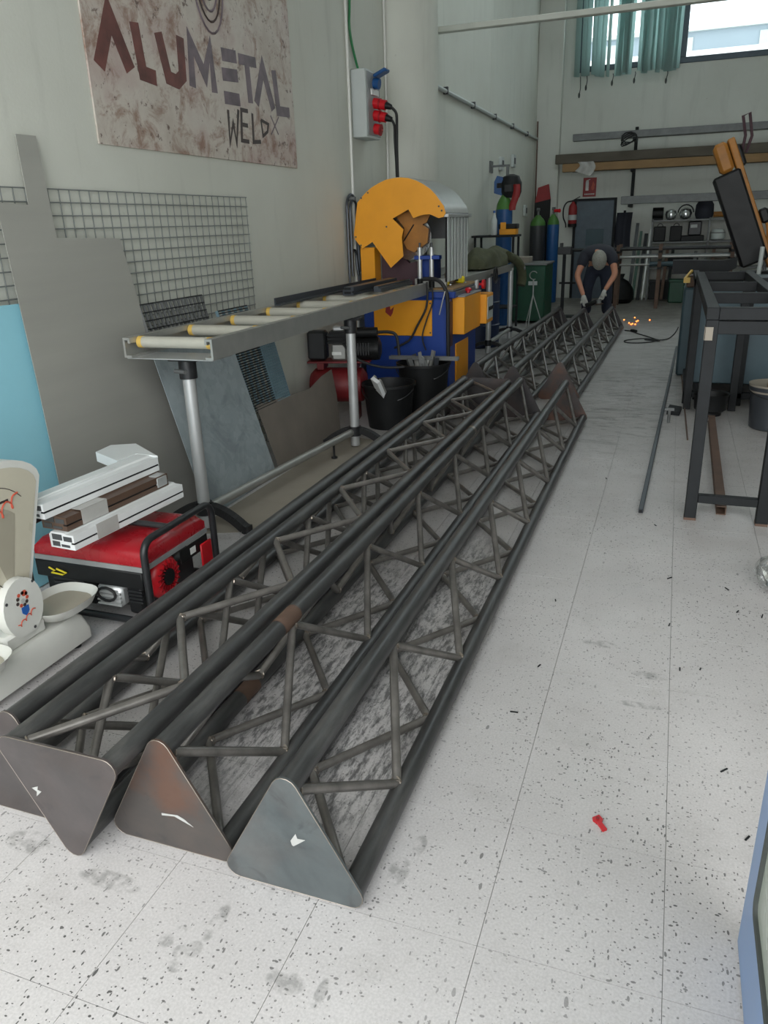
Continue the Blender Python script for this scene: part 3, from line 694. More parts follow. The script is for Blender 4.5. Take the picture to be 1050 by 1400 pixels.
# ------------------------------------------------------------------ generator
gx0, gx1, gy0, gy1 = -2.52, -1.87, 2.27, 2.80
ge = thing('generator', 'red and black petrol generator in a black tube frame', 'generator', (-2.2, 2.53, 0))
for x, rn in ((gx1 - .015, 'frame_arch'), (gx0 + .015, 'frame_arch')):
    r = .06; zt = .405
    p = [(x, gy0 + .015, .03), (x, gy0 + .015, zt - r)] + [tuple(q) for q in arc3((x, gy0 + .015 + r, zt - r), (0, -1, 0), (0, 0, 1), r, .2, PI / 2, 5)]
    p += [tuple(q) for q in arc3((x, gy1 - .015 - r, zt - r), (0, 0, 1), (0, 1, 0), r, 0, PI / 2 - .2, 5)] + [(x, gy1 - .015, zt - r), (x, gy1 - .015, .03)]
    MB().tube(p, .0155, 10).build('frame_arch', M['blackm'], ge, True)
for y in (gy0 + .015, gy1 - .015):
    MB().cyl((gx0 + .015, y, .045), (gx1 - .015, y, .045), .0155, n=10).build('frame_rail', M['blackm'], ge, True)
MB().cyl((gx0 + .015, gy0 + .20, .404), (gx1 - .015, gy0 + .20, .404), .0135, n=10).build('frame_rail', M['blackm'], ge, True)
for x in (gx0 + .06, gx1 - .06):
    for y in (gy0 + .03, gy1 - .03): MB().cyl((x, y, 0), (x, y, .032), .022, n=10).build('rubber_foot', M['rubber'], ge, True)
tk = MB()
P8 = lambda i, z: [(gx0 + .05 + i, gy0 + .035 + i, z), (gx1 - .045 - i, gy0 + .035 + i, z), (gx1 - .045 - i, gy1 - .035 - i, z), (gx0 + .05 + i, gy1 - .035 - i, z)]
lay = [P8(.012, .268), P8(0, .280), P8(0, .316), P8(.03, .352), P8(.075, .366)]
vs = [p for q in lay for p in q]; fs = [(3, 2, 1, 0), (16, 17, 18, 19)] + [(4 * a + b, 4 * a + (b + 1) % 4, 4 * a + 4 + (b + 1) % 4, 4 * a + 4 + b) for a in range(4) for b in range(4)]
tk.add(vs, fs); tank = tk.build('fuel_tank', M['red'], ge, True, 50)
MB().cyl((-2.30, 2.58, .366), (-2.30, 2.58, .385), .035, n=14).build('fuel_cap', M['black'], tank, True)
MB().bb(gx0 + .05, gx1 - .04, gy0 + .03, gy0 + .036, .262, .284).bb(gx1 - .046, gx1 - .04, gy0 + .03, gy1 - .03, .262, .284).build('tank_seam', M['grey'], tank, True)
MB().bb(gx0 + .06, gx0 + .32, gy0 + .05, gy1 - .06, .06, .24, .02).build('alternator', M['black'], ge, True)
for k in range(6): MB().bb(gx0 + .12, gx0 + .28, gy0 + .043, gy0 + .050, .09 + k * .02, .10 + k * .02).build('cooling_slot', M['blackm'], ge, True)
pn = MB().bb(gx0 + .05, gx1 - .05, gy0 + .025, gy0 + .055, .185, .262, .005).build('control_panel', M['black'], ge, True)
MB().tube([(gx0 + .13, gy0 + .018, .235), (gx0 + .16, gy0 + .018, .222), (gx0 + .14, gy0 + .018, .212), (gx0 + .20, gy0 + .018, .208), (gx0 + .22, gy0 + .018, .218), (gx0 + .17, gy0 + .018, .232)], .004, 6).build('warning_sticker', M['tapeyellow'], pn, True)
MB().bb(gx0 + .34, gx1 - .08, gy0 + .09, gy1 - .08, .05, .22, .03).build('engine_block', M['blackm'], ge, True)
MB().bb(gx1 - .15, gx1 - .07, gy0 + .035, gy0 + .09, .06, .20, .012).build('air_filter', M['black'], ge, True)
for k in range(4): MB().bb(gx1 - .135, gx1 - .065, gy0 + .028, gy0 + .036, .12 + k * .016, .128 + k * .016).build('filter_slot', M['blackm'], ge, True)
cbx = MB().bb(gx1 - .30, gx1 - .17, gy0 + .03, gy0 + .13, .085, .18, .015).build('carburettor', M['alu_lt'], ge, True)
for k in range(4): MB().cyl((gx1 - .295, gy0 + .028, .095 + k * .018), (gx1 - .175, gy0 + .028, .095 + k * .018), .005, n=6).build('fin', M['alu_lt'], cbx, True)
MB().tube([(gx1 - .24 + .045 * math.cos(a * .5), gy0 + .02, .145 + .03 * math.sin(a * .5)) for a in range(14)], .006, 6).build('hose', M['rubber'], cbx, True)
fy = gy0 + .185; fz = .178
fan = MB().lathe([(.094, -.10), (.098, -.05), (.094, -.02), (.08, .0), (.06, .008), (.057, -.004)], (gx1 - .045, fy, fz), (1, 0, 0), 28).build('recoil_cover', M['redfan'], ge, True)
for k in range(18):
    a = 2 * PI * k / 18
    MB().bar((gx1 - .040, fy + .040 * math.cos(a), fz + .040 * math.sin(a)), (gx1 - .040, fy + .076 * math.cos(a + .25), fz + .076 * math.sin(a + .25)), .006, .007, (1, 0, 0)).build('rib', M['red'], fan, True)
MB().cyl((gx1 - .06, fy, fz), (gx1 - .036, fy, fz), .036, n=18).build('hub', M['black'], fan, True)
MB().bb(gx1 - .028, gx1 - .018, gy1 - .12, gy1 - .035, .08, .235, .004).build('side_bracket', M['redfan'], ge, True)
MB().bb(gx1 - .035, gx1 - .030, gy0 + .27, gy1 - .05, .20, .262).build('end_panel', M['black'], ge, True)
MB().bb(gx1 - .029, gx1 - .027, gy0 + .34, gy0 + .38, .215, .245).build('serial_label', M['ink_white'], ge, True)
# window profile samples taped together on top
def sample(name, label, x, y0, z, rz, Ls, mt, wd=.115, ht=.062):
    t = thing(name, label, 'profile sample', (x, y0, z), (0, 0, math.radians(rz)), 'profile samples on the generator')
    pr = [(0, 0), (wd, 0), (wd, ht * .34), (wd * .86, ht * .34), (wd * .86, ht * .46), (wd, ht * .46), (wd, ht * .92), (wd * .7, ht * .92), (wd * .62, ht), (.012, ht), (0, ht * .8)]
    MB().prism(pr, (0, 0, 0), (1, 0, 0), (0, 0, 1), (0, Ls, 0)).build('profile_body', mt, t, smooth=20)
    MB().bb(wd * .87, wd * .985, .001, Ls - .001, ht * .35, ht * .45).build('gasket_strip', M['black'], t)
    for (ax, az, bx, bz) in ((.10, .12, .40, .42), (.46, .12, .80, .28), (.12, .52, .52, .88), (.58, .5, .92, .8)):
        MB().bb(wd * ax, wd * bx, -.0015, .0, ht * az, ht * bz).build('hollow_chamber', M['greydk'], t)
    return t
s1 = sample('window_profile', 'lowest white window profile sample, directly on the generator', -2.19, 2.13, .4185, -4, .66, M['whitepvc'], .125, .066)
MB().bb(.1245, .1262, .12, .24, .002, .064).build('tape_band', M['tape'], s1)
s2 = sample('window_profile', 'brown window profile sample between the two white ones', -2.235, 2.15, .4855, -4, .60, M['brownpvc'], .13, .060)
MB().bb(.1295, .1312, .08, .22, .001, .062).bb(.05, .1312, .08, .22, .0602, .0617).build('tape_band', M['tape'], s2)
MB().bb(.06, .133, .52, .60, .0, .058, .01).build('corner_bracket', M['alu_lt'], s2)
s3 = sample('window_profile', 'top white window profile corner sample with a mitred side arm', -2.28, 2.10, .5485, -4, .66, M['whitepvc'], .125, .066)
MB().prism([(0, .66), (.125, .66), (-.12, .80), (-.22, .74), (-.20, .62), (0, .54)], (0, 0, .022), (1, 0, 0), (0, 1, 0), (0, 0, .045)).build('mitred_arm', M['whitepvc'], s3, smooth=0)
MB().bb(.06, .082, .02, .44, .0665, .074, .002).build('glazing_bead', M['whitepvc'], s3)

# ------------------------------------------------------------------ old grocer's scale
sx = -2.09
sl = thing('grocer_scale', 'old white enamel shop scale with fan-shaped dial and two pans', 'scale', (-2.22, 1.8, 0))
def taper(x0, x1, y0, y1, za, zb, ins, rad=.02):
    m = MB(); lv = [(0, za), (0, za + (zb - za) * .35), (ins * .55, za + (zb - za) * .85), (ins, zb)]; vs = []; fs = []
    n = 0
    for i, z in lv:
        ring = []
        for cx, cy, a0 in ((x1 - i - rad, y1 - i - rad, 0), (x0 + i + rad, y1 - i - rad, PI / 2), (x0 + i + rad, y0 + i + rad, PI), (x1 - i - rad, y0 + i + rad, 3 * PI / 2)):
            for k in range(4): ring.append((cx + rad * math.cos(a0 + k * PI / 6), cy + rad * math.sin(a0 + k * PI / 6), z))
        n = len(ring); vs += ring
    for a in range(len(lv) - 1):
        for k in range(n): fs.append((a * n + k, a * n + (k + 1) % n, (a + 1) * n + (k + 1) % n, (a + 1) * n + k))
    fs += [tuple(range(n - 1, -1, -1)), tuple(range((len(lv) - 1) * n, len(lv) * n))]
    return m.add(vs, fs)
taper(-2.36, sx, 1.30, 2.16, .028, .14, .03).build('base', M['white'], sl, True, 45)
for y in (1.36, 2.10):
    for x in (-2.32, sx - .04): MB().cyl((x, y, 0), (x, y, .03), .018, n=10).build('foot', M['rubber'], sl, True)
def pan(cy, cx, z, hx, hy):
    m = MB(); rings = []
    for sc_, zz in ((.78, -.022), (.84, -.036), (.99, 0), (1.02, .006), (.97, .002), (.86, -.020)):
        ring = []
        for k in range(28):
            a = 2 * PI * k / 28; c, s_ = math.cos(a), math.sin(a); e = .68
            ring.append((cx + sc_ * hx * math.copysign(abs(c) ** e, c), cy + sc_ * hy * math.copysign(abs(s_) ** e, s_), z + zz))
        rings.append(ring)
    # outside bottom, outside wall, rim, inside wall, inside bottom
    order = [rings[1], rings[2], rings[3], rings[4], rings[5]]
    vs = [p for r_ in order for p in r_]; n = 28
    fs = [(a * n + k, a * n + (k + 1) % n, (a + 1) * n + (k + 1) % n, (a + 1) * n + k) for a in range(4) for k in range(n)] + [tuple(range(n - 1, -1, -1)), tuple(range(4 * n, 5 * n))]
    o = m.add(vs, fs).build('pan', M['white'], sl, True, 60)
    MB().prism([(p[0], p[1]) for p in [((q[0] - cx) * .95 + cx, (q[1] - cy) * .95 + cy) for q in rings[5]]], (0, 0, z - .0198), (1, 0, 0), (0, 1, 0), (0, 0, .0008)).build('pan_inset', M['dial_dk'], o, True, 0)  # inset in the pan bottom, greyer than the white pan
    MB().cyl((cx, cy, .13), (cx, cy, z - .03), .035, n=16).build('pan_post', M['rust'], o, True)
pan(2.10, -2.17, .205, .115, .14); pan(1.58, -2.11, .215, .115, .15)
hc, hx_ = 1.885, -2.20
fanp = [(hc - .075, .30), (hc + .075, .30), (hc + .225, .72)] + [(hc + .225 * math.cos(a), .72 + .105 * math.sin(a)) for a in [PI * k / 12 for k in range(1, 12)]] + [(hc - .225, .72)]
def scaled(poly, k, c): return [(c[0] + (a - c[0]) * k, c[1] + (b - c[1]) * k) for a, b in poly]
hd = MB().prism(fanp, (hx_ - .05, 0, 0), (0, 1, 0), (0, 0, 1), (.09, 0, 0)).build('dial_housing', M['white'], sl, True, 50)
inner = scaled(fanp, .90, (hc, .57))
MB().prism(inner, (hx_ + .0402, 0, 0), (0, 1, 0), (0, 0, 1), (.0015, 0, 0)).build('dial_face', M['dial'], hd, True, 0)
sect = [(hc, .33)] + [(hc + .16 * math.sin(a), .33 + .33 * math.cos(a)) for a in [-.5 + k * .1 for k in range(11)]]
MB().prism(sect, (hx_ + .0418, 0, 0), (0, 1, 0), (0, 0, 1), (.0008, 0, 0)).build('dial_sector', M['dial_dk'], hd, True, 0)
MB().bar((hx_ + .044, hc - .01, .34), (hx_ + .044, hc - .12, .47), .0015, .010, (1, 0, 0)).build('pointer', M['black'], hd, True)
def script(pts, r, mt, par, nm): MB().tube(smooth_path(pts, 4), r, 5).build(nm, mt, par, True)
wv = [(hx_ + .0435, hc - .10 + .0105 * i + .012 * math.sin(i * 1.35), .598 + .004 * i + .021 * math.cos(i * 1.35)) for i in range(20)]
script(wv, .0032, M['ink_scarlet'], hd, 'brand_script')
for k, (ya, yb) in enumerate(((-.10, -.05), (-.03, .0), (.02, .06))): MB().bb(hx_ + .042, hx_ + .0428, hc + ya, hc + yb, .675, .683).build('dial_print', M['ink_dark'], hd, True)
MB().tube([(hx_ + .0425, hc + .175 * math.sin(a), .50 + .235 * math.cos(a)) for a in [-.75 + k * .1 for k in range(16)]], .0015, 4).build('dial_arc', M['ink_dark'], hd, True)
cp = [(hc + .092 * math.cos(a), .285 + .115 * math.sin(a)) for a in [2 * PI * k / 26 for k in range(26)]]
cp = [(a, max(b, .178)) for a, b in cp]
cr = MB().prism(cp, (hx_ + .03, 0, 0), (0, 1, 0), (0, 0, 1), (.045, 0, 0)).build('crest_plate', M['white'], sl, True, 50)
MB().bb(hx_ - .04, hx_ + .06, hc - .10, hc + .10, .135, .20, .012).build('pedestal', M['white'], sl, True)
cxp = hx_ + .0756
def disc(y, z, r, mt, nm): MB().cyl((cxp, y, z), (cxp + .0012, y, z), r, n=12).build(nm, mt, cr, True)
for k in range(9):
    a = k * .7; disc(hc + .022 * math.cos(a) * (1 + .2 * (k % 2)), .318 + .024 * math.sin(a), .007, M['ink_dark' if k % 3 else 'ink_scarlet'], 'crest_leaf')
disc(hc + .012, .338, .012, M['ink_scarlet'], 'crest_leaf'); disc(hc, .310, .010, M['chalk'], 'crest_leaf')
MB().prism([(-.017, .016), (.017, .016), (.017, -.006), (0, -.022), (-.017, -.006)], (cxp, hc + .004, .272), (0, 1, 0), (0, 0, 1), (.0012, 0, 0)).build('crest_shield', M['ink_blue'], cr, True, 0)
script([(cxp + .001, hc - .042 + .0056 * i + .005 * math.sin(i * 1.35), .224 + .0022 * i + .008 * math.cos(i * 1.35)) for i in range(16)], .0022, M['ink_scarlet'], cr, 'brand_script')
for y, z in ((hc - .072, .33), (hc + .060, .365), (hc + .03, .19)): disc(y, z, .006, M['greydk'], 'screw')

# ------------------------------------------------------------------ compressor
cm = thing('air_compressor', 'black air compressor on a red tank behind the brown sheet', 'compressor', (-2.575, 5.95, 0), (0, 0, math.radians(12)))
MB().lathe([(.02, -.27), (.10, -.26), (.14, -.22), (.145, -.18), (.145, .14), (.14, .18), (.10, .21), (.02, .22)], (0, 0, .30), (1, 0, 0), 24).build('air_tank', M['redtank'], cm)
for x in (-.16, .12):
    MB().bb(x - .02, x + .02, -.11, .11, 0, .17, .004).build('tank_foot', M['redtank'], cm)
    MB().bb(x - .03, x + .03, -.09, .09, .44, .50, .004).build('mount', M['redtank'], cm)
MB().bb(-.27, .26, -.10, .10, .495, .512, .003).build('base_plate', M['redtank'], cm)
pump = MB().bb(-.07, .07, -.07, .07, .51, .66, .02).build('pump_block', M['alu'], cm)
MB().bb(-.09, .09, -.085, .085, .655, .675).bb(-.09, .09, -.085, .085, .685, .705).bb(-.09, .09, -.085, .085, .715, .735).bb(-.075, .075, -.07, .07, .66, .75).build('cylinder_head', M['black'], cm)
MB().bb(-.05, .05, -.05, .05, .75, .79, .01).build('valve_cover', M['alu_lt'], cm)
MB().bb(-.06, .02, -.074, -.070, .56, .585).build('maker_label', M['ink_white'], pump)
mo = MB().cyl((.10, 0, .60), (.30, 0, .60), .095, n=22).lathe([(.095, 0), (.09, .03), (.05, .045)], (.30, 0, .60), (1, 0, 0), 22).build('motor', M['black'], cm)
for k in range(7): MB().bb(.12 + k * .022, .128 + k * .022, -.105, .105, .56, .66).build('fin', M['blackm'], mo)
MB().cyl((.10, -.02, .735), (.32, -.02, .735), .042, n=16).build('air_filter', M['black'], cm)
MB().tube(smooth_path([(.32, -.02, .735), (.42, -.02, .735), (.48, -.03, .70), (.50, -.04, .55)]), .013, 8).build('air_pipe', M['rubber'], cm)
MB().bb(-.26, -.10, -.10, .02, .52, .76, .02).build('belt_guard', M['blackm'], cm)
MB().tube(smooth_path([(.05, -.12, .66), (.14, -.15, .56), (.26, -.16, .50), (.40, -.16, .47), (.55, -.14, .47)]), .011, 8).build('hose', M['rubber'], cm)

# ------------------------------------------------------------------ scrap buckets
def bucket(name, label, c, r, h, dent=0.0):
    t = thing(name, label, 'bucket', c, group='black scrap buckets')
    MB().lathe([(r * .80, 0), (r * .86, h * .3), (r * .95, h * .85), (r * 1.0, h), (r * 1.04, h), (r * 1.04, h - .02), (r * .97, h - .018), (r * .92, h * .8), (r * .80, .02), (.001, .02)], (0, 0, 0), (0, 0, 1), 28).build('tub', M['black'], t)
    MB().tube(arc3((0, 0, h - .02), (1, 0, 0), (0, -.8, -.5), r * 1.05, .2, PI - .2, 12), .005, 6).build('handle', M['blackm'], t)
    return t
bucket('scrap_bucket', 'low black bucket holding a white profile offcut', (-2.11, 5.83, 0), .215, .36)
bucket('scrap_bucket', 'black bucket heaped with metal offcuts against the blue machine', (-1.98, 6.37, 0), .23, .44)
of = thing('profile_offcut', 'white profile offcut with a notched end sticking out of the low bucket', 'offcut', (-2.12, 5.8, .12), (math.radians(38), math.radians(22), math.radians(-25)))
MB().prism([(-.04, .0), (-.02, .02), (0, -.01), (.02, .02), (.04, 0), (.04, .42), (-.04, .42)], (0, 0, 0), (1, 0, 0), (0, 0, 1), (0, .03, 0)).build('strip', M['whitepvc'], of, smooth=0)
MB().bb(-.043, -.02, .03, .045, .0, .42).bb(.02, .043, .03, .045, .0, .42).build('groove_edge', M['alu'], of)
for k in range(9):
    a = random.uniform(0, 6.28); cx, cy = -1.98 + .07 * math.cos(a), 6.37 + .07 * math.sin(a)
    o = thing('metal_offcut', None, 'offcut', (cx, cy, .22), (math.radians(random.uniform(-28, 28)), math.radians(random.uniform(-28, 28)), random.uniform(0, 3)), 'metal offcuts in the heaped bucket')
    tag(o, 'short metal profile offcut poking out of the heaped black bucket')
    l_ = random.uniform(.22, .32)
    MB().prism([(0, 0), (.04, 0), (.04, .006), (.006, .006), (.006, .03), (0, .03)], (0, 0, 0), (1, 0, 0), (0, 1, 0), (0, 0, l_)).build('strip', M[('alu', 'alu_dk', 'alu_lt', 'greysteel')[k % 4]], o, smooth=0)
lo = thing('long_offcut', 'long dull channel offcut lying across the heaped bucket', 'offcut', (-2.0, 6.37, .449))
MB().prism([(0, 0), (.05, 0), (.05, .03), (.044, .03), (.044, .006), (.006, .006), (.006, .03), (0, .03)], (-2.30, 6.38, .45), (0, 1, 0), (0, 0, 1), (.62, .02, .0)).build('channel', M['greysteel'], lo, True, 20)
# ------------------------------------------------------------------ yellow and blue cutting saw
sw = thing('cutting_saw', 'big metal cutting saw with yellow blade guard on a blue cabinet', 'machine', (-2.28, 7.2, 0))
FY = 6.80
MB().bb(-2.69, -1.875, FY, 7.85, .06, .93, .012).build('cabinet', M['blue'], sw, True)
MB().bb(-2.66, -1.90, FY + .03, 7.82, 0, .06).build('plinth', M['black'], sw, True)
fp = MB().bb(-2.585, -2.025, FY - .012, FY, .60, .915, .004).build('front_panel', M['yellow'], sw, True)
MB().prism([(-.02, .05), (.015, .055), (.02, .0), (.055, .03), (.04, -.03), (.02, -.06), (-.03, -.02)], (-2.44, FY - .0135, .83), (1, 0, 0), (0, 0, 1), (0, .0012, 0)).build('arrow_mark', M['signred'], fp, True, 0)
for x, z in ((-2.57, .63), (-2.04, .63), (-2.57, .89), (-2.04, .89)): MB().cyl((x, FY - .016, z), (x, FY - .012, z), .008, n=8).build('screw', M['greydk'], fp, True)
MB().bb(-1.875, -1.864, 7.03, 7.50, .06, .50, .004).build('side_door', M['yellow'], sw, True)
MB().bb(-1.875, -1.868, 6.84, 6.93, .50, .90, .003).build('cable_duct', M['purple'], sw, True)
cb_ = MB().bb(-1.875, -1.76, 6.93, 7.56, .60, .93, .006).build('control_box', M['yellow'], sw, True)
MB().bb(-1.876, -1.755, 6.925, 7.57, .93, .945, .003).build('lid', M['grey'], cb_, True)
MB().bb(-1.87, -1.70, 7.57, 7.86, .62, .90, .006).build('switch_box', M['yellow'], cb_, True)
MB().bb(-1.70, -1.695, 7.60, 7.83, .66, .87).build('switch_panel', M['ltgrey'], cb_, True)
for k in range(3): MB().cyl((-1.695, 7.65 + k * .07, .76), (-1.68, 7.65 + k * .07, .76), .018, n=10).build('switch', M['black'], cb_, True)
rbn = MB().cyl((-1.80, 7.22, .945), (-1.80, 7.22, .965), .018, n=12).lathe([(.034, 0), (.036, .015), (.02, .028), (.001, .03)], (-1.80, 7.22, .965), (0, 0, 1), 16).build('stop_button', M['redfan'], sw, True)
# table top
MB().bb(-2.69, -1.82, 6.82, 7.85, .93, .985, .006).build('table_bed', M['blue'], sw, True)
MB().bb(-2.68, -1.84, 6.84, 7.83, .985, 1.00, .003).build('table_plate', M['greysteel'], sw, True)
MB().bb(-2.05, -1.84, 6.86, 7.80, 1.00, 1.012, .002).build('wear_strip', M['timber'], sw, True)
MB().bb(-1.865, -1.82, 6.86, 7.60, .945, .985, .003).build('scale_rail', M['greysteel'], sw, True)
hw = MB().cyl((-1.78, 7.72, .985), (-1.755, 7.72, .985), .045, n=18).cyl((-1.82, 7.72, .985), (-1.78, 7.72, .985), .012, n=8).build('clamp_knob', M['redfan'], sw, True)
MB().bb(-1.83, -1.80, 7.60, 7.66, .95, 1.03, .004).build('stop_bracket', M['alu_lt'], sw, True)
# fence and clamps
MB().bb(-2.25, -1.95, 7.00, 7.04, 1.00, 1.09, .004).build('fence', M['alu'], sw, True)
for x in ((-2.198, 1.287)[0], (-2.087, 1.285)[0]):
    ck = MB().cyl((x, 7.0, 1.09), (x, 7.0, 1.36), .021, n=14).build('clamp_cylinder', M['alu_lt'], sw, True)
    MB().cyl((x, 7.0, 1.36), (x, 7.0, 1.40), .010, n=8).build('rod', M['greydk'], ck, True)
    MB().cyl((x, 7.0, 1.01), (x, 7.0, 1.09), .028, n=12).build('clamp_pad', M['black'], ck, True)
x0 = (-2.198, 1.287)[0]; x1 = (-2.087, 1.285)[0]
MB().bb(x0 - .05, x1 + .08, 6.98, 7.06, 1.255, 1.29, .004).build('clamp_bracket', M['blue'], sw, True)
MB().prism([(-2.27, 1.0), (-2.10, 1.0), (-2.10, 1.27), (-2.18, 1.29), (-2.24, 1.18)], (0, 7.10, 0), (1, 0, 0), (0, 0, 1), (0, .25, 0)).build('blade_pillar', M['blue'], sw, True, 20)
# yellow post and guard
MB().bb((-2.765, 1.231)[0], (-2.626, 1.229)[0], 6.97, 7.13, 1.00, 1.37, .004).build('guard_post', M['yellow'], sw, True)
MB().prism([(-2.62, 1.0), (-2.18, 1.0), (-2.18, 1.25), (-2.35, 1.22), (-2.5, 1.38), (-2.62, 1.40)], (0, 7.14, 0), (1, 0, 0), (0, 0, 1), (0, .06, 0)).build('inner_web', M['purple'], sw, True, 20)
GY = 6.90
gpx = [(-2.788, 1.447), (-2.794, 1.491), (-2.748, 1.757), (-2.681, 1.823), (-2.614, 1.872), (-2.543, 1.906), (-2.474, 1.932), (-2.400, 1.943), (-2.331, 1.945), (-2.261, 1.936), (-2.190, 1.913), (-2.125, 1.880), (-2.065, 1.840), (-2.020, 1.796), (-1.980, 1.745), (-1.945, 1.699), (-1.928, 1.643), (-1.946, 1.610), (-1.991, 1.602), (-2.067, 1.636), (-2.127, 1.635), (-2.175, 1.624), (-2.222, 1.609), (-2.267, 1.683), (-2.417, 1.611), (-2.317, 1.518), (-2.335, 1.448), (-2.323, 1.291), (-2.445, 1.192), (-2.617, 1.419), (-2.717, 1.363)]
gd = MB().prism(gpx, (0, GY, 0), (1, 0, 0), (0, 0, 1), (0, .012, 0)).build('blade_guard', M['yellow'], sw, True, 0)
for a, b in ((-2.644, 1.834), (-2.709, 1.792), (-1.987, 1.698), (-1.961, 1.662), (-2.777, 1.466), (-2.730, 1.392), (-2.476, 1.545)): MB().cyl((a, GY - .004, b), (a, GY, b), .008, n=8).build('screw', M['greydk'], gd, True)
# curved hood skin following the guard's rim, running back
top = gpx[2:17]
def hood(u, v):
    k = u * (len(top) - 1); i = min(int(k), len(top) - 2); f = k - i
    return (top[i][0] * (1 - f) + top[i + 1][0] * f, GY + .013 + v * .80, top[i][1] * (1 - f) + top[i + 1][1] * f)
MB().sheet(hood, 28, 2, .004).build('hood_skin', M['alu'], sw, True, 50)
back = MB().prism([(a, b) for a, b in gpx[2:17]] + [(gpx[16][0], 1.42), (gpx[2][0] + .02, 1.42)], (0, GY + .815, 0), (1, 0, 0), (0, 0, 1), (0, .012, 0)).build('rear_guard', M['grey'], sw, True, 0)
ex, ez = gpx[16]
MB().bb(ex - .03, ex + .025, GY + .02, GY + .86, ez - .035, ez - .005, .004).build('hood_rim', M['alu_lt'], sw, True)
MB().box((ex - .06, GY + .55, ez + .05), (.03, .09, .02), rotm(0, 50, 20), .003).build('hood_latch', M['black'], sw, True)
for k in range(13):
    y = GY + .08 + k * .058
    MB().bb(ex - .006 - .003 * (k % 2), ex - .003 * (k % 2), y, y + .030, 1.06, ez - .03).build('curtain_strip', M['ltgrey'], sw, True)
MB().bb(ex - .020, ex - .014, GY + .06, GY + .84, 1.06, ez - .03).build('curtain_backing', M['black'], sw, True)
# inner moving guard and blade
ig = [(-2.442, 1.630), (-2.321, 1.675), (-2.267, 1.612), (-2.184, 1.646), (-2.115, 1.632), (-2.150, 1.571), (-2.192, 1.554), (-2.130, 1.515), (-2.145, 1.397), (-2.272, 1.317), (-2.342, 1.350), (-2.376, 1.415), (-2.360, 1.528)]
MB().prism(ig, (0, 7.06, 0), (1, 0, 0), (0, 0, 1), (0, .02, 0)).build('inner_guard', M['yellow_dk'], sw, True, 0)  # darker yellow plate, the shade on it put into the ochre colour
a, b = (-2.369, 1.414), (-2.268, 1.556)
MB().bar((a[0], 7.055, a[1]), (b[0], 7.055, b[1]), .008, .022, (0, 1, 0)).build('guard_slot', M['black'], sw, True)
MB().cyl((-2.32, 7.11, 1.45), (-2.32, 7.115, 1.45), .20, n=40).build('saw_blade', M['chrome'], sw, True)
MB().bb(-2.52, -2.30, 7.22, 7.60, 1.25, 1.50, .03).build('motor', M['greydk'], sw, True)
# cables hanging at the front of the saw
def cable(label, pts, r, mt, name='cable', cat='cable'):
    return tag(MB().tube(smooth_path(pts), r, 8).build(name, mt), label, cat)
cable('black cable looping down over the yellow front panel', [(-2.06, 6.76, 1.075), (-2.05, 6.74, .98), (-2.06, 6.72, .85), (-2.14, 6.71, .70), (-2.22, 6.71, .57), (-2.36, 6.70, .50)], .010, M['rubber'])
cable('thin black cable hanging down the blue cabinet front', [(-2.02, 6.78, 1.05), (-2.01, 6.76, .9), (-2.06, 6.74, .75), (-2.10, 6.73, .60), (-2.07, 6.74, .48)], .007, M['rubber'])
cable('thick dark hose hanging from the saw table corner', [(-2.10, 6.78, 1.10), (-1.96, 6.76, 1.09), (-1.88, 6.74, 1.00), (-1.862, 6.74, .85), (-1.862, 6.74, .65), (-1.862, 6.75, .45), (-1.87, 6.76, .33)], .018, M['rubber'])
cable('grey wire dangling beside the blue cabinet corner', [(-1.88, 6.71, 1.0), (-1.90, 6.70, .92), (-1.93, 6.70, .80)], .005, M['alu'])
for lb, c, rz in (('yellow tape measure with black rim left on the saw table', (-2.02, 7.20, 1.0125), 20), ('yellow tape measure with black loop further along the saw table', (-1.955, 7.52, 1.0125), -10)):
    t = thing('tape_measure', lb, 'tape measure', c, (0, 0, math.radians(rz)))
    MB().bb(-.045, .045, -.022, .022, 0, .065, .012).build('case', M['tapeyellow'], t)
    MB().bb(-.047, -.005, -.024, .024, .015, .05, .006).build('grip', M['black'], t); MB().bb(.045, .06, -.012, .012, 0, .012).build('hook', M['alu_lt'], t)
wbk = MB().bb(-2.14, -1.98, 7.62, 7.70, 1.0125, 1.10, .004).bb(-2.03, -1.98, 7.58, 7.70, 1.0125, 1.12, .004).build('wooden_stop_block', M['timber']); tag(wbk, 'brown wooden block at the back of the saw table', 'block')

# ------------------------------------------------------------------ outfeed conveyor with jacket
oc = thing('outfeed_table', 'flat grey outfeed table on tube stands beyond the saw', 'conveyor', (-2.3, 9.6, 0))
MB().bb(-2.52, -2.10, 7.95, 11.0, .965, 1.005, .004).build('table_plate', M['alu'], oc, True)
for x in (-2.52, -2.11): MB().bb(x, x + .012, 7.95, 11.0, .93, 1.02, .002).build('rail', M['alu'], oc, True)
MB().bb(-2.50, -2.46, 7.97, 9.2, 1.02, 1.10, .003).build('back_fence', M['alu'], oc, True)
for y in (9.55, 10.9):
    MB().cyl((-2.12, y, .02), (-2.12, y, .965), .034, n=14).build('leg', M['alu_lt'], oc, True)
    MB().cyl((-2.12, y, .11), (-2.12, y, .18), .045, n=14).build('collar', M['blackm'], oc, True)
    f = MB(); pth = [(-2.12 + dx, y, .15 - 1.35 * dx * dx) for dx in (-.30, -.2, -.1, 0, .1, .2, .30)]
    for a, b in zip(pth, pth[1:]): f.bar(a, b, .05, .04)
    f.build('foot', M['rubber'], oc, True)
MB().cyl((-2.12, 9.58, .14), (-2.12, 10.87, .14), .026, n=12).build('base_tube', M['alu'], oc, True)
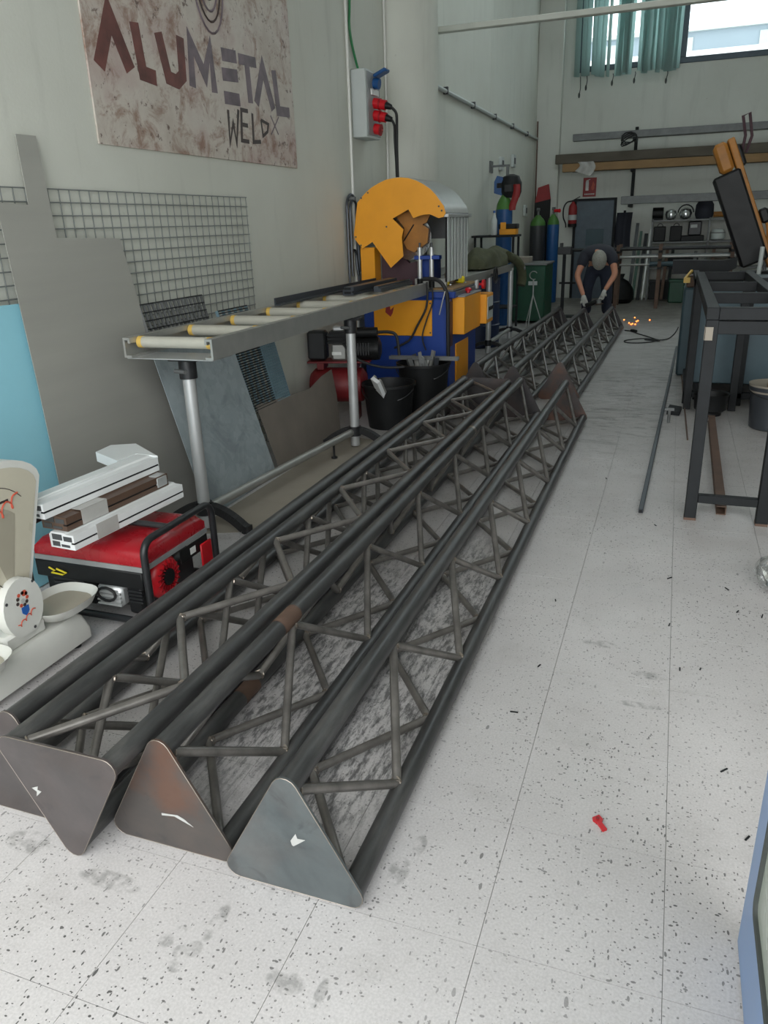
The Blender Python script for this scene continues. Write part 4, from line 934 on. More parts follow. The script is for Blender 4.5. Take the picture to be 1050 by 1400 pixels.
hwl = MB().lathe([(.085, -.012), (.10, -.005), (.10, .005), (.085, .012), (.07, .004), (.07, -.004)], (-2.03, 9.50, .96), (1, 0, 0), 24).cyl((-2.09, 9.50, .96), (-2.02, 9.50, .96), .016, n=10).bar((-2.03, 9.50, .88), (-2.03, 9.50, 1.04), .012, .016).build('hand_wheel', M['blackm'], oc, True)
jk = thing('olive_jacket', 'crumpled olive green work jacket lying over the outfeed table', 'jacket', (-2.3, 10.2, 1.02))
def jac(u, v):
    e = (max(1 - abs(2 * u - 1) ** 2.6, 0)) ** .5; a = v * PI; y = 9.45 + u * 1.75
    h_ = (.225 + .03 * math.sin(u * 7 + 1)) * e + .004; w_ = .19 * (.35 + .65 * e)
    wr = 1 + .07 * math.sin(u * 23 + v * 5) + .05 * math.sin(v * 17 - u * 9)
    return (-2.31 + w_ * math.cos(a) * wr, y + .03 * math.sin(v * 9), 1.025 + h_ * math.sin(a) ** .7 * wr)
MB().sheet(jac, 40, 20, .006).build('jacket_body', M['olive'], jk, True, 80)
sl_ = [(-2.14, 10.75, 1.13), (-2.06, 10.95, 1.06), (-2.01, 11.08, .95), (-2.0, 11.12, .80), (-2.01, 11.10, .72)]
MB().tube(smooth_path(sl_, 4), .06, 12, rs=None).build('sleeve', M['olive'], jk, True, 80)
MB().bb(-1.955, -1.945, 10.99, 11.06, .93, .97).build('buckle', M['chrome'], jk, True)
dr = thing('navy_drum', 'dark navy steel drum standing under the outfeed table', 'drum', (-2.42, 10.25, 0))
MB().lathe([(.27, 0), (.285, .01), (.285, .28), (.295, .29), (.285, .30), (.285, .57), (.295, .58), (.285, .59), (.285, .86), (.29, .88), (.27, .88), (.26, .85), (.001, .85)], (0, 0, 0), (0, 0, 1), 32).build('barrel', M['navydrum'], dr)
MB().cyl((.12, 0, .85), (.12, 0, .87), .03, n=12).build('bung', M['greydk'], dr)

# ------------------------------------------------------------------ wall electrics
eb = thing('socket_box', 'grey industrial wall socket box with red and blue sockets', 'socket box', (XW, 7.3, 2.58))
MB().bb(XW, -2.725, 7.15, 7.50, 2.31, 2.86, .008).build('enclosure', M['ltgrey'], eb, True)
MB().bb(-2.725, -2.715, 7.17, 7.48, 2.33, 2.84, .003).build('front_plate', M['grey'], eb, True)
for i, z in enumerate((2.60, 2.50, 2.39)):
    s = MB().cyl((-2.715, 7.32, z), (-2.655, 7.32, z - .012), .045, n=18).build('red_socket', M['redfan'], eb, True)
    MB().cyl((-2.664, 7.32, z - .012), (-2.652, 7.32, z - .014), .05, n=18).build('collar', M['red'], s, True)
    if i < 2:
        MB().cyl((-2.652, 7.32, z - .014), (-2.60, 7.32, z - .026), .042, n=16).build('plug', M['redfan'], s, True)
        MB().cyl((-2.60, 7.32, z - .026), (-2.55, 7.32, z - .045), .032, .022, n=14).build('plug_boot', M['black'], s, True)
MB().bb(-2.72, -2.70, 7.24, 7.42, 2.66, 2.71, .004).build('breaker_window', M['ink_white'], eb, True)
bs = MB().cyl((-2.715, 7.33, 2.76), (-2.66, 7.33, 2.75), .045, n=16).build('blue_socket', M['cyl_blue'], eb, True)
MB().box((-2.64, 7.33, 2.835), (.13, .12, .03), rotm(0, -22, 0), .01).build('socket_lid', M['cyl_blue'], bs, True)
cable('black mains cable dropping from the upper red plug to the saw', [(-2.55, 7.32, 2.555), (-2.50, 7.31, 2.50), (-2.49, 7.29, 2.38), (-2.49, 7.28, 2.2), (-2.485, 7.27, 2.0), (-2.48, 7.27, 1.9)], .013, M['rubber'])
cable('black mains cable dropping from the lower red plug', [(-2.55, 7.32, 2.455), (-2.52, 7.31, 2.40), (-2.515, 7.30, 2.28), (-2.51, 7.31, 2.1), (-2.505, 7.31, 1.9)], .012, M['rubber'])
cable('green cable running down the wall into the socket box', [(XW + .012, 7.26, ZC - .02), (XW + .012, 7.24, 4.2), (XW + .012, 7.18, 3.4), (XW + .012, 7.15, 3.2), (XW + .012, 7.2, 3.05), (XW + .02, 7.31, 2.863)], .011, M['greenwire'])
hs = thing('hanging_hose', 'loops of dark blue hose hanging on the wall beside the saw', 'hose', (XW, 7.05, 1.8))
for dx, dy, zt, zb in ((.03, .11, 1.83, .98), (.05, .085, 1.78, 1.15), (.04, .05, 1.35, 1.12)):
    pts = [(XW + dx, 6.98 - dy, zb)] + [tuple(p) for p in arc3((XW + dx, 6.98, zt - dy), (0, -1, 0), (0, 0, 1), dy, 0, PI, 10)] + [(XW + dx, 6.98 + dy, zb + .1), (XW + dx + .02, 6.98 + dy * .6, zb + .01)]
    MB().tube(pts, .012, 8).build('hose_loop', M['alu_dk'], hs, True)
MB().bb(XW, XW + .07, 6.96, 7.0, 1.78, 1.81).build('hook', M['greysteel'], hs, True)
# ------------------------------------------------------------------ welding corner at the far end of the side wall
def cylinder(name, label, c, r, h, mbody, regs):
    t = thing(name, label, 'gas cylinder', c, group='gas cylinders by the side wall')
    MB().lathe([(r * .9, 0), (r, .02), (r, h * .885)], (0, 0, 0), (0, 0, 1), 24).build('body', M[mbody], t)
    MB().lathe([(r, h * .885), (r * .93, h * .92), (r * .72, h * .955), (r * .38, h * .985), (r * .3, h)], (0, 0, 0), (0, 0, 1), 24).build('shoulder', M['cyl_green'], t)
    v = MB().cyl((0, 0, h - .02), (0, 0, h + .10), .022, n=10).cyl((-.03, 0, h + .10), (.03, 0, h + .10), .03, n=10).build('valve', M['greysteel'], t)
    if regs: MB().cyl((.02, -.02, h + .06), (.11, -.06, h + .06), .03, n=12).cyl((.11, -.06, h + .06), (.125, -.07, h + .06), .035, n=12).build('regulator', M['redfan'], t)
    return t
cylinder('gas_cylinder', 'blue gas cylinder with green shoulder and welding masks on top', (-2.555, 12.50, 0), .124, 1.96, 'cyl_blue', True)
cylinder('gas_cylinder', 'small blue gas cylinder with green shoulder near the rear corner', (-2.345, 16.25, 0), .118, 1.67, 'cyl_blue', True)
cylinder('gas_cylinder', 'dark gas cylinder beside the small blue one near the rear corner', (-2.62, 16.10, 0), .15, 1.66, 'cyl_black', False)
cl = thing('welding_helmet', 'dark welding mask hung over the tall blue cylinder', 'helmet', (-2.50, 12.55, 1.9))
MB().lathe([(.13, -.13), (.16, -.05), (.16, .08), (.12, .17), (.04, .20)], (-2.47, 12.56, 2.03), (0, 0, 1), 18).build('shell', M['black'], cl, True)
MB().bb(-2.54, -2.42, 12.39, 12.41, 1.98, 2.08, .005).build('visor', M['blackm'], cl, True)
bg = thing('blue_mask', 'blue welding mask with angular shell on top of the tall cylinder', 'helmet', (-2.62, 12.5, 2.0))
MB().prism([(-.12, -.10), (.06, -.14), (.12, 0), (.08, .14), (-.05, .17), (-.12, .08)], (-2.64, 12.47, 2.06), (.62, .05, 0), (0, 0, .9), (.02, .12, 0)).build('shell', M['cyl_blue'], bg, True, 0)
MB().bb(-2.67, -2.60, 12.455, 12.475, 2.04, 2.11).build('visor', M['black'], bg, True)
rdm = thing('red_bag', 'dark red cloth pouch hanging beside the welding masks', 'pouch', (-2.40, 12.5, 1.8))
MB().sheet(lambda u, v: (-2.42 + .11 * u - .04 * v + .02 * math.sin(v * 5), 12.42 - .03 * math.sin(u * 3), 2.08 - .36 * v), 8, 8, .05).build('pouch', M['signred'], rdm, True, 70)
wbr = thing('wall_bracket', 'small steel bracket arm on the wall above the masks', 'bracket', (XW, 12.6, 1.95))
MB().bb(XW, XW + .30, 12.88, 12.92, 2.36, 2.39).bb(XW + .25, XW + .29, 12.88, 12.92, 2.18, 2.36).build('arm', M['greysteel'], wbr, True); MB().bb(XW, XW + .02, 12.8, 13.0, 2.28, 2.45).build('wall_plate', M['greysteel'], wbr, True)
for lb, y, z in (('small grey switch on the wall above the gas cylinders', 13.6, 2.45), ('grey double socket on the wall towards the rear corner', 14.6, 2.55), ('small pale junction box low on the wall above the bench vice', 13.4, 2.15), ('pale wall socket beside the red board', 15.9, 1.75)):
    s = thing('wall_switch', lb, 'switch', (XW, y, z)); MB().bb(XW, XW + .05, y - .10, y + .10, z - .10, z + .10, .008).build('box', M['ltgrey'], s, True); MB().bb(XW + .05, XW + .06, y - .05, y + .05, z - .05, z + .05, .004).build('rocker', M['greydk'], s, True)
# tool trolley with yellow tool case
tr = thing('welding_trolley', 'dark steel tool trolley standing by the tall blue cylinder', 'trolley', (-2.55, 11.75, 0))
for x in (-2.80, -2.24):
    for y in (11.55, 11.95): MB().bb(x, x + .03, y, y + .03, .05, 1.36).build('leg', M['darksteel'], tr, True)
MB().bb(-2.83, -2.19, 11.52, 12.0, 1.35, 1.38, .003).build('shelf', M['darksteel'], tr, True); MB().bb(-2.81, -2.21, 11.54, 11.99, .35, .37, .003).build('shelf', M['darksteel'], tr, True)
for x in (-2.79, -2.23): MB().lathe([(.02, -.012), (.03, -.012), (.03, .012), (.02, .012)], (x, 11.56, .03), (1, 0, 0), 14).build('castor', M['rubber'], tr, True)
yc = thing('tool_case', 'yellow tool case with black lid on the trolley', 'case', (-2.33, 11.7, 1.38))
MB().bb(-2.44, -2.20, 11.60, 11.80, 1.381, 1.46, .008).build('body', M['yellow'], yc, True); MB().bb(-2.45, -2.19, 11.59, 11.81, 1.46, 1.53, .01).build('lid', M['black'], yc, True)
MB().bb(-2.42, -2.34, 11.58, 11.595, 1.45, 1.55, .004).build('latch', M['yellow'], yc, True)
bt = thing('spray_bottle', 'clear plastic bottle with pale label on the trolley', 'bottle', (-2.52, 11.62, 1.381)); MB().lathe([(.04, 0), (.045, .02), (.045, .20), (.02, .26), (.015, .30)], (0, 0, 0), (0, 0, 1), 14).build('body', M['ltgrey'], bt); MB().cyl((0, 0, .30), (0, 0, .33), .018, n=10).build('cap', M['ink_blue'], bt)
# red topped dark board and rod leaning in the corner
rb = thing('red_board', 'dark board with a red painted top leaning in the rear corner', 'board', (-2.62, 16.62, 0), (math.radians(-2), 0, 0))
MB().prism([(-.18, 0), (.12, 0), (.14, 1.96), (-.17, 1.90)], (0, 0, 0), (1, 0, 0), (0, 0, 1), (0, .03, 0)).build('board', M['black'], rb, smooth=0)
MB().prism([(-.17, 1.90), (.14, 1.96), (.09, 2.24), (-.12, 2.18)], (0, 0, 0), (1, 0, 0), (0, 0, 1), (0, .03, 0)).build('red_top', M['signred'], rb, smooth=0)
tag(MB().cyl((-2.80, 16.80, .01), (-2.83, 16.93, 3.4), .014, n=8).build('leaning_rod', M['rust']), 'long thin rusty rod leaning upright in the rear corner', 'rod')
# green cabinet and tripod
gc = thing('green_cabinet', 'dark green steel cabinet beyond the outfeed table', 'cabinet', (-2.25, 13.0, 0))
MB().bb(-2.62, -1.92, 12.7, 13.5, .04, .90, .012).build('body', M['green'], gc, True); MB().bb(-2.60, -1.94, 12.69, 12.70, .08, .86, .003).build('door', M['green'], gc, True)
MB().bb(-2.18, -2.04, 12.683, 12.69, .60, .66).build('maker_plate', M['ltgrey'], gc, True); MB().bb(-2.62, -1.90, 12.68, 13.52, .90, .93, .004).build('top', M['greysteel'], gc, True)
MB().bb(-2.64, -2.48, 12.66, 12.69, .40, .52, .004).build('handle', M['blackm'], gc, True)
for x in (-2.56, -1.98): MB().bb(x - .03, x + .03, 12.75, 13.45, 0, .04).build('foot', M['black'], gc, True)
tag(MB().bb(-2.55, -2.22, 12.85, 13.25, .931, 1.02, .006).build('carton', M['card']), 'open grey carton on top of the green cabinet', 'carton')
tp = thing('tripod_stand', 'pale thin tripod stand in front of the green cabinet', 'tripod', (-2.02, 12.2, 0))
for a in (.3, 2.4, 4.5): MB().cyl((.0, 0, .50), (.17 * math.cos(a), .17 * math.sin(a), 0), .009, n=6).build('leg', M['alu_lt'], tp)
MB().cyl((0, 0, .48), (0, 0, .72), .011, n=8).build('mast', M['alu_lt'], tp); MB().tube(arc3((0, 0, .78), (1, 0, 0), (0, 0, 1), .06, .6, 5.2, 12), .008, 6).build('hook', M['alu'], tp)
# upright with clamp between cabinet and man
pv = thing('pipe_vice_stand', 'dark upright stand with a clamp head beside the man', 'stand', (-1.75, 13.6, 0))
MB().bb(-1.78, -1.73, 13.58, 13.63, .02, 1.02).build('post', M['darksteel'], pv, True); MB().bb(-1.86, -1.64, 13.52, 13.70, 1.02, 1.14, .01).bb(-1.83, -1.79, 13.55, 13.67, 1.14, 1.20).build('clamp', M['blackm'], pv, True)
MB().bb(-1.88, -1.5, 13.55, 13.85, 0, .02).build('foot_plate', M['darksteel'], pv, True); MB().bb(-1.82, -1.55, 13.58, 13.61, .55, .58).build('arm', M['darksteel'], pv, True)

# ------------------------------------------------------------------ rear wall: sign, extinguisher, door
sg = thing('fire_sign', 'red fire extinguisher sign on the rear wall', 'sign', (-1.78, YB, 2.16))
MB().bb(-1.915, -1.655, YB - .008, YB, 1.985, 2.34, .002).build('plate', M['signred'], sg, True)
MB().bb(-1.865, -1.805, YB - .010, YB - .008, 2.10, 2.26).cyl((-1.835, YB - .010, 2.27), (-1.835, YB - .008, 2.27), .028, n=10).bar((-1.83, YB - .009, 2.29), (-1.78, YB - .009, 2.31), .002, .012).build('extinguisher_pictogram', M['ink_white'], sg, True)
MB().prism([(0, 0), (.03, .03), (.025, .07), (.04, .10), (.0, .17), (-.02, .10), (-.035, .06), (-.025, .02)], (-1.72, YB - .010, 2.10), (1, 0, 0), (0, 0, 1), (0, .002, 0)).build('flame_pictogram', M['ink_scarlet'], sg, True, 0)
for k in range(8): MB().bb(-1.88 + k * .025, -1.863 + k * .025, YB - .010, YB - .008, 2.02, 2.045).build('sign_text', M['ink_white'], sg, True)
ex_ = thing('fire_extinguisher', 'red fire extinguisher with black hose on the rear wall', 'extinguisher', (-2.08, 17.08, 1.43))
MB().lathe([(.075, 0), (.085, .02), (.085, .33), (.075, .39), (.04, .44), (.025, .47)], (0, 0, 0), (0, 0, 1), 20).build('tank', M['signred'], ex_)
MB().lathe([(.087, 0), (.088, .06), (.075, -.005)], (0, 0, -.01), (0, 0, 1), 20).build('base_cup', M['black'], ex_); MB().lathe([(.0865, .12), (.0865, .22)], (0, 0, 0), (0, 0, 1), 20).build('label_band', M['ltgrey'], ex_)
MB().bb(-.03, .10, -.02, .02, .47, .50).bar((0, 0, .50), (.13, 0, .56), .02, .015).build('valve_handle', M['black'], ex_)
MB().tube(smooth_path([(-.03, -.02, .48), (-.12, -.03, .46), (-.18, -.04, .36), (-.18, -.04, .18), (-.13, -.04, .06), (-.12, -.04, -.02)]), .013, 8).build('hose', M['rubber'], ex_)
dd = thing('door_1', 'dark grey-blue steel door in the rear wall', 'door', (-1.65, YB, 0), kind='structure')
MB().bb(-2.02, -1.28, YB - .05, YB - .005, 0, 1.905, .004).build('door_leaf', M['winframe'], dd, True); MB().bb(-1.80, -1.45, YB - .058, YB - .05, 1.05, 1.36, .003).build('door_panel', M['teal'], dd, True)
MB().bb(-2.07, -2.02, YB - .07, YB, 0, 1.95).bb(-1.28, -1.23, YB - .07, YB, 0, 1.95).bb(-2.02, -1.28, YB - .07, YB, 1.905, 1.95).build('door_frame', M['darksteel'], dd, True); MB().bb(-1.40, -1.36, YB - .09, YB - .05, .98, 1.05).build('door_handle', M['alu'], dd, True)
# long stock stored on wall brackets
for x, nm in ((-.95, 'left'), (1.9, 'right')):
    bk = thing('rack_bracket', 'dark steel arm bracket holding stock, %s' % ('nearer the door' if x < 0 else 'beyond the shelf'), 'bracket', (x, YB, 2.4))
    MB().bb(x - .03, x + .03, YB - .06, YB, 1.75, 3.2).build('upright', M['darksteel'], bk, True)
    for z in (1.80, 2.43, 2.97): MB().bb(x - .025, x + .025, 16.45, YB - .06, z - .05, z, .003).build('arm', M['darksteel'], bk, True)
def stock(name, label, x0, x1, y0, y1, z0, z1, mt, cat='beam', ch=.006, dz=.0):
    m = MB().bar((x0, (y0 + y1) / 2, (z0 + z1) / 2), (x1, (y0 + y1) / 2, (z0 + z1) / 2 + dz), y1 - y0, z1 - z0, ch=ch); return tag(m.build(name, mt), label, cat)
stock('steel_beam', 'dusty grey box section on the topmost wall rack', -2.10, 4.6, 16.65, 16.78, 2.975, 3.10, M['greysteel'])
stock('steel_beam', 'thinner grey section lying behind the topmost one', -1.2, 4.4, 16.82, 16.90, 2.975, 3.06, M['alu'])
stock('timber_beam', 'dark weathered beam on the middle wall rack', -2.44, 4.4, 16.82, 16.98, 2.60, 2.77, M['timber_dk'])
stock('timber_beam', 'tan timber beam on the middle wall rack, in front', -2.27, 4.5, 16.62, 16.76, 2.435, 2.58, M['timber'])
stock('steel_pipe', 'dark steel bar tucked behind the tan timber beam', -2.1, 4.5, 16.80, 16.90, 2.435, 2.50, M['darksteel'], 'bar')
stock('steel_channel', 'long grey steel channel on the lowest wall rack', -1.12, 4.4, 16.60, 16.74, 1.805, 1.95, M['greysteel'])
rg = thing('plastic_rag', 'torn translucent plastic rag draped over the timber beams', 'rag', (-1.7, 16.6, 2.55))
MB().sheet(lambda u, v: (-1.98 + .30 * u + .05 * math.sin(v * 4), 16.60 - .02 * math.sin(u * 9) - .03 * v, 2.60 - (.16 + .10 * u) * v), 8, 6, .003).build('film', M['tape'], rg, True, 70)
tg = thing('tangled_cable', 'dark tangle of cable hooked over the topmost beam', 'cable', (-1.0, 16.6, 3.0))
for k in range(4): MB().tube([(-1.05 + .14 * math.cos(a * .7 + k), 16.60 - .01 * k, 2.98 + .09 * math.sin(a * .7 + k * 1.3) - .02 * k) for a in range(11)], .012, 6).build('strand', M['rubber'], tg, True)
# shelf unit with its contents
sh = thing('wall_shelf', 'grey steel shelf unit under the lowest wall rack', 'shelf', (.3, 17, 0))
SY0, SY1 = 16.72, 17.16
for z in (.62, 1.10, 1.50): MB().bb(-.52, 1.62, SY0, SY1, z - .03, z, .003).build('shelf_board', M['greysteel'], sh, True)
for x in (-.52, .52, 1.59):
    for y in (SY0, SY1 - .03): MB().bb(x, x + .03, y, y + .03, 0, 1.52).build('upright', M['greysteel'], sh, True)
def item(name, label, cat, parts, loc):
    t = thing(name, label, cat, loc)
    for nm, mb, mt in parts: mb.build(nm, mt, t)
    return t
item('chrome_lamp', 'shiny round lamp at the left end of the top shelf', 'lamp', [('bowl', MB().lathe([(.03, 0), (.09, .02), (.11, .10), (.09, .16), (.03, .19)], (0, 0, 0), (0, 0, 1), 18), M['chrome']), ('base', MB().cyl((0, 0, .001), (0, 0, .03), .07, n=14), M['black'])], (-.18, 16.88, 1.501))
item('chrome_lamp', 'second shiny lamp with a bracket on the top shelf', 'lamp', [('bowl', MB().lathe([(.03, 0), (.10, .03), (.12, .11), (.09, .18), (.03, .21)], (0, 0, 0), (0, 0, 1), 18), M['chrome']), ('yoke', MB().tube(arc3((0, -.02, .12), (1, 0, 0), (0, 0, 1), .14, 0, PI, 10), .012, 6), M['black'])], (.085, 16.90, 1.501))
item('dark_motor', 'black motor lump on the top shelf beside the lamps', 'motor', [('body', MB().cyl((-.10, 0, .12), (.10, 0, .12), .11, n=18), M['black']), ('foot', MB().bb(-.1, .1, -.08, .08, 0, .03), M['darksteel'])], (-.42, 16.9, 1.501))
item('navy_bag', 'tall dark navy bag in the middle of the top shelf', 'bag', [('sack', MB().lathe([(.14, 0), (.17, .08), (.16, .25), (.09, .36), (.05, .40)], (0, 0, 0), (0, 0, 1), 14), M['navycloth']), ('tie', MB().cyl((0, 0, .36), (0, 0, .38), .10, n=12), M['black'])], (.42, 16.93, 1.501))
item('yellow_grinder', 'yellow and black power tool on the top shelf', 'power tool', [('body', MB().cyl((-.16, 0, .07), (.10, 0, .07), .05, n=14), M['yellow_dk']), ('head', MB().cyl((.14, 0, .03), (.14, 0, .12), .06, n=14), M['black']), ('grip', MB().cyl((.13, -.05, .08), (.13, -.18, .10), .02, n=8), M['black'])], (.75, 16.95, 1.501))
item('dark_toolbox', 'dark tool box at the right of the top shelf', 'box', [('box', MB().bb(-.18, .18, -.12, .12, 0, .22, .02), M['black']), ('lid', MB().bb(-.185, .185, -.125, .125, .22, .27, .015), M['darksteel'])], (1.10, 16.95, 1.501))
item('white_tube', 'short bent white plastic tube lying on the top shelf edge', 'tube', [('tube', MB().tube(smooth_path([(-.12, 0, .05), (0, -.02, .06), (.10, .02, .09), (.16, .06, .10)]), .04, 10), M['ltgrey'])], (1.42, 16.82, 1.503))
for lb, x in (('black loudspeaker-like box at the left of the middle shelf', -.36), ('second black upright box on the middle shelf', -.06)):
    item('dark_case', lb, 'box', [('case', MB().bb(-.11, .11, -.12, .12, 0, .28, .015), M['black']), ('handle', MB().tube(arc3((0, 0, .28), (1, 0, 0), (0, 0, 1), .05, 0, PI, 8), .008, 6), M['blackm'])], (x, 16.92, 1.101))
item('pillar_drill', 'small black machine with a pale label on the middle shelf', 'machine', [('base', MB().bb(-.32, .22, -.12, .12, 0, .10, .01), M['black']), ('head', MB().bb(-.08, .16, -.10, .10, .10, .36, .02), M['blackm']), ('label', MB().bb(-.04, .08, -.102, -.10, .24, .30), M['ltgrey'])], (.24, 16.95, 1.101))
for lb, x, h in (('white round pot on the middle shelf', .70, .20), ('larger white round drum lid on the middle shelf', 1.08, .28)):
    item('white_pot', lb, 'pot', [('body', MB().lathe([(.09, 0), (.13, .03), (.13, h * .7), (.10, h), (.02, h + .01)], (0, 0, 0), (0, 0, 1), 18), M['ltgrey']), ('rim', MB().lathe([(.132, h * .65), (.138, h * .7), (.132, h * .75)], (0, 0, 0), (0, 0, 1), 18), M['grey'])], (x, 16.9, 1.101))
item('black_crate', 'low black crate on the bottom shelf', 'crate', [('crate', MB().bb(-.3, .3, -.15, .15, 0, .22, .01), M['black']), ('rim', MB().bb(-.32, .32, -.17, .17, .20, .235, .006), M['darksteel'])], (.1, 16.93, .621))
item('brown_box', 'brown box on the bottom shelf', 'box', [('box', MB().bb(-.2, .2, -.14, .14, 0, .25, .004), M['timber_dk']), ('flap', MB().bb(-.2, 0, -.14, .14, .25, .256), M['timber'])], (.85, 16.93, .621))
# pipe rack with horizontal pipes in front of the shelf
pr_ = thing('pipe_rack', 'dark steel trestle rack carrying long pipes', 'rack', (-.3, 15.4, 0))
for x in (-1.0, -.28, .9):
    MB().bb(x - .03, x + .03, 15.1, 15.16, 0, 1.10).bb(x - .03, x + .03, 15.7, 15.76, 0, 1.10).build('post', M['rust'], pr_, True)
    for z in (.72, .86, 1.0): MB().bb(x - .03, x + .03, 15.05, 15.8, z - .04, z).build('arm', M['darksteel'], pr_, True)
for lb, x0, x1, y, z, r, mt in (('long dark pipe on the upper arm of the pipe rack, left end free', -1.9, 1.7, 15.25, 1.03, .03, 'blackm'), ('grey pipe behind the long dark one on the rack', -.9, 2.0, 15.5, 1.03, .028, 'greysteel'),
      ('bright steel pipe on the middle arm of the rack', -1.1, 1.2, 15.3, .888, .026, 'alu'), ('dull pipe behind the bright one on the rack', -.6, 1.8, 15.55, .895, .033, 'greysteel'),
      ('thick grey pipe on the lowest rack arm', -.45, .9, 15.25, .765, .043, 'teal'), ('thin pale pipe on the lowest rack arm', -1.1, .4, 15.5, .742, .02, 'alu')):
    t = thing('steel_pipe', lb, 'pipe', ((x0 + x1) / 2, y, z), group='pipes on the rack')
    MB().cyl((x0, y, z), (x1, y, z), r, n=12).build('pipe_wall', M[mt], t, True); MB().cyl((x0 - .001, y, z), (x0 + .0005, y, z), r * .8, n=12).build('bore', M['black'], t, True)
# tall lengths leaning at the rear wall
for k, (lb, x, mt, wd, hh) in enumerate((('dark flat bar leaning upright by the steel door', -.84, 'blackm', .06, 1.45), ('dark green flat bar leaning on the rear wall', -.76, 'green', .05, 1.30), ('black square tube leaning on the rear wall', -.66, 'black', .07, 1.25), ('pale strip leaning on the rear wall', -.58, 'alu', .03, 1.35))):
    tag(MB().bar((x, 16.55, .02), (x + .05, 17.05, hh), wd, .03, (0, 1, 0)).build('leaning_bar', M[mt]), lb, 'bar')
for lb, x, mt, hh in (('rusty angle post leaning between the pipe rack and the shelf', -.22, 'rust', 1.0), ('dark square post leaning left of the green container', -.12, 'darksteel', .95), ('dull grey post leaning right of the green container', .30, 'greysteel', .92), ('brown post leaning under the right half of the shelf', .62, 'rust', .98)):
    tag(MB().bar((x, 16.60, .02), (x + .04, 16.69, hh), .06, .05, (0, 1, 0), .004).build('leaning_post', M[mt]), lb, 'post')
for lb, x, mt, hh in (('low black crate on the floor under the left of the shelf', -.30, 'black', .34), ('dark lidded crate on the floor under the right of the shelf', 1.05, 'darksteel', .40)):
    t = thing('floor_crate', lb, 'crate', (x, 16.95, 0))
    MB().bb(-.17, .17, -.12, .12, 0, hh, .01).build('crate_body', M[mt], t); MB().bb(-.18, .18, -.13, .13, hh, hh + .03, .006).build('crate_lid', M['blackm'], t)
# hanging dark clothes beside the door
ct = thing('hanging_coat', 'dark coat hanging on a hook to the right of the steel door', 'coat', (-1.08, 17.05, 1.3))
MB().sheet(lambda u, v: (-1.20 + .30 * u - .02 * math.sin(v * 3), 17.02 - .08 * math.sin(u * PI) - .02 * math.sin(u * 12), 1.66 - .72 * v), 12, 8, .03).build('cloth', M['navycloth'], ct, True, 70)
MB().bb(-1.08, -1.04, 17.06, 17.2, 1.66, 1.70).build('hook', M['darksteel'], ct, True)
bgk = thing('black_sack', 'black rubbish sack on the floor by the rear wall', 'sack', (-1.0, 16.2, 0)); MB().lathe([(.22, 0), (.28, .08), (.27, .25), (.17, .40), (.06, .46), (.09, .54)], (0, 0, 0), (0, 0, 1), 16).build('sack', M['black'], bgk)
gb = thing('green_box', 'green plastic container on the floor under the pipe rack', 'container', (.05, 16.3, 0)); MB().bb(-.14, .14, -.14, .14, 0, .42, .02).build('body', M['green'], gb); MB().bb(-.15, .15, -.15, .15, .38, .43, .01).build('rim', M['green'], gb)
yb_ = thing('yellow_pallet', 'worn yellow timber pallet on the floor at the rear', 'pallet', (.75, 15.9, 0))
for k in range(5): MB().bb(.30, 1.25, 15.9 + k * .14, 16.0 + k * .14, .10, .12).build('slat', M['yellow_dk'], yb_, True)
for x in (.32, .75, 1.18): MB().bb(x, x + .06, 15.9, 16.56, 0, .10).build('bearer', M['timber'], yb_, True)
# sparks from the grinder
for i in range(9):
    x, y = random.uniform(-.72, -.30), random.uniform(12.7, 14.6)
    tag(MB().ell((x, y, .009), (.012, .012, .009), 6, 4).build('spark', M['spark']), 'tiny glowing orange grinding spark near the man', 'spark', 'grinding sparks')
# ------------------------------------------------------------------ right-hand side: open steel table frame
tf = thing('steel_table_frame', 'dark open-topped steel table frame with cross bars', 'table frame', (.375, 5.6, 0))
tx0, tx1, ty0, ty1, tz = .165, .585, 4.20, 7.0, 1.125
for x in (tx0, tx1 - .06): MB().bb(x, x + .06, ty0, ty1, tz - .06, tz, .003).build('top_rail', M['darksteel'], tf, True)
for y in (ty0, 5.02, 5.85, ty1 - .06): MB().bb(tx0 + .06, tx1 - .06, y, y + .06, tz - .06, tz - .001, .003).build('cross_bar', M['darksteel'], tf, True)
for x in (tx0 + .003, tx1 - .063):
    for y in (ty0 + .003, ty1 - .063): MB().bb(x, x + .06, y, y + .06, .0, tz - .06, .003).build('leg', M['darksteel'], tf, True)
MB().bb(tx0 + .06, tx1 - .06, ty0 + .005, ty0 + .055, tz - .13, tz - .065, .003).build('apron', M['darksteel'], tf, True)
for y in (ty0 + .01, ty1 - .05): MB().bb(tx0 + .063, tx1 - .063, y, y + .04, .10, .145, .003).build('stretcher', M['darksteel'], tf, True)
MB().bb(tx0 + .001, tx0 + .003, ty0 + .005, ty0 + .06, .965, 1.03).bb(tx0 + .005, tx0 + .04, ty0 + .001, ty0 + .003, .965, 1.03).build('tape_sticker', M['card'], tf, True)
for x in (tx0 + .003, tx1 - .063): MB().bb(x - .001, x + .061, ty0 + .002, ty0 + .064, .0, .014).build('rust_foot', M['rust'], tf, True)
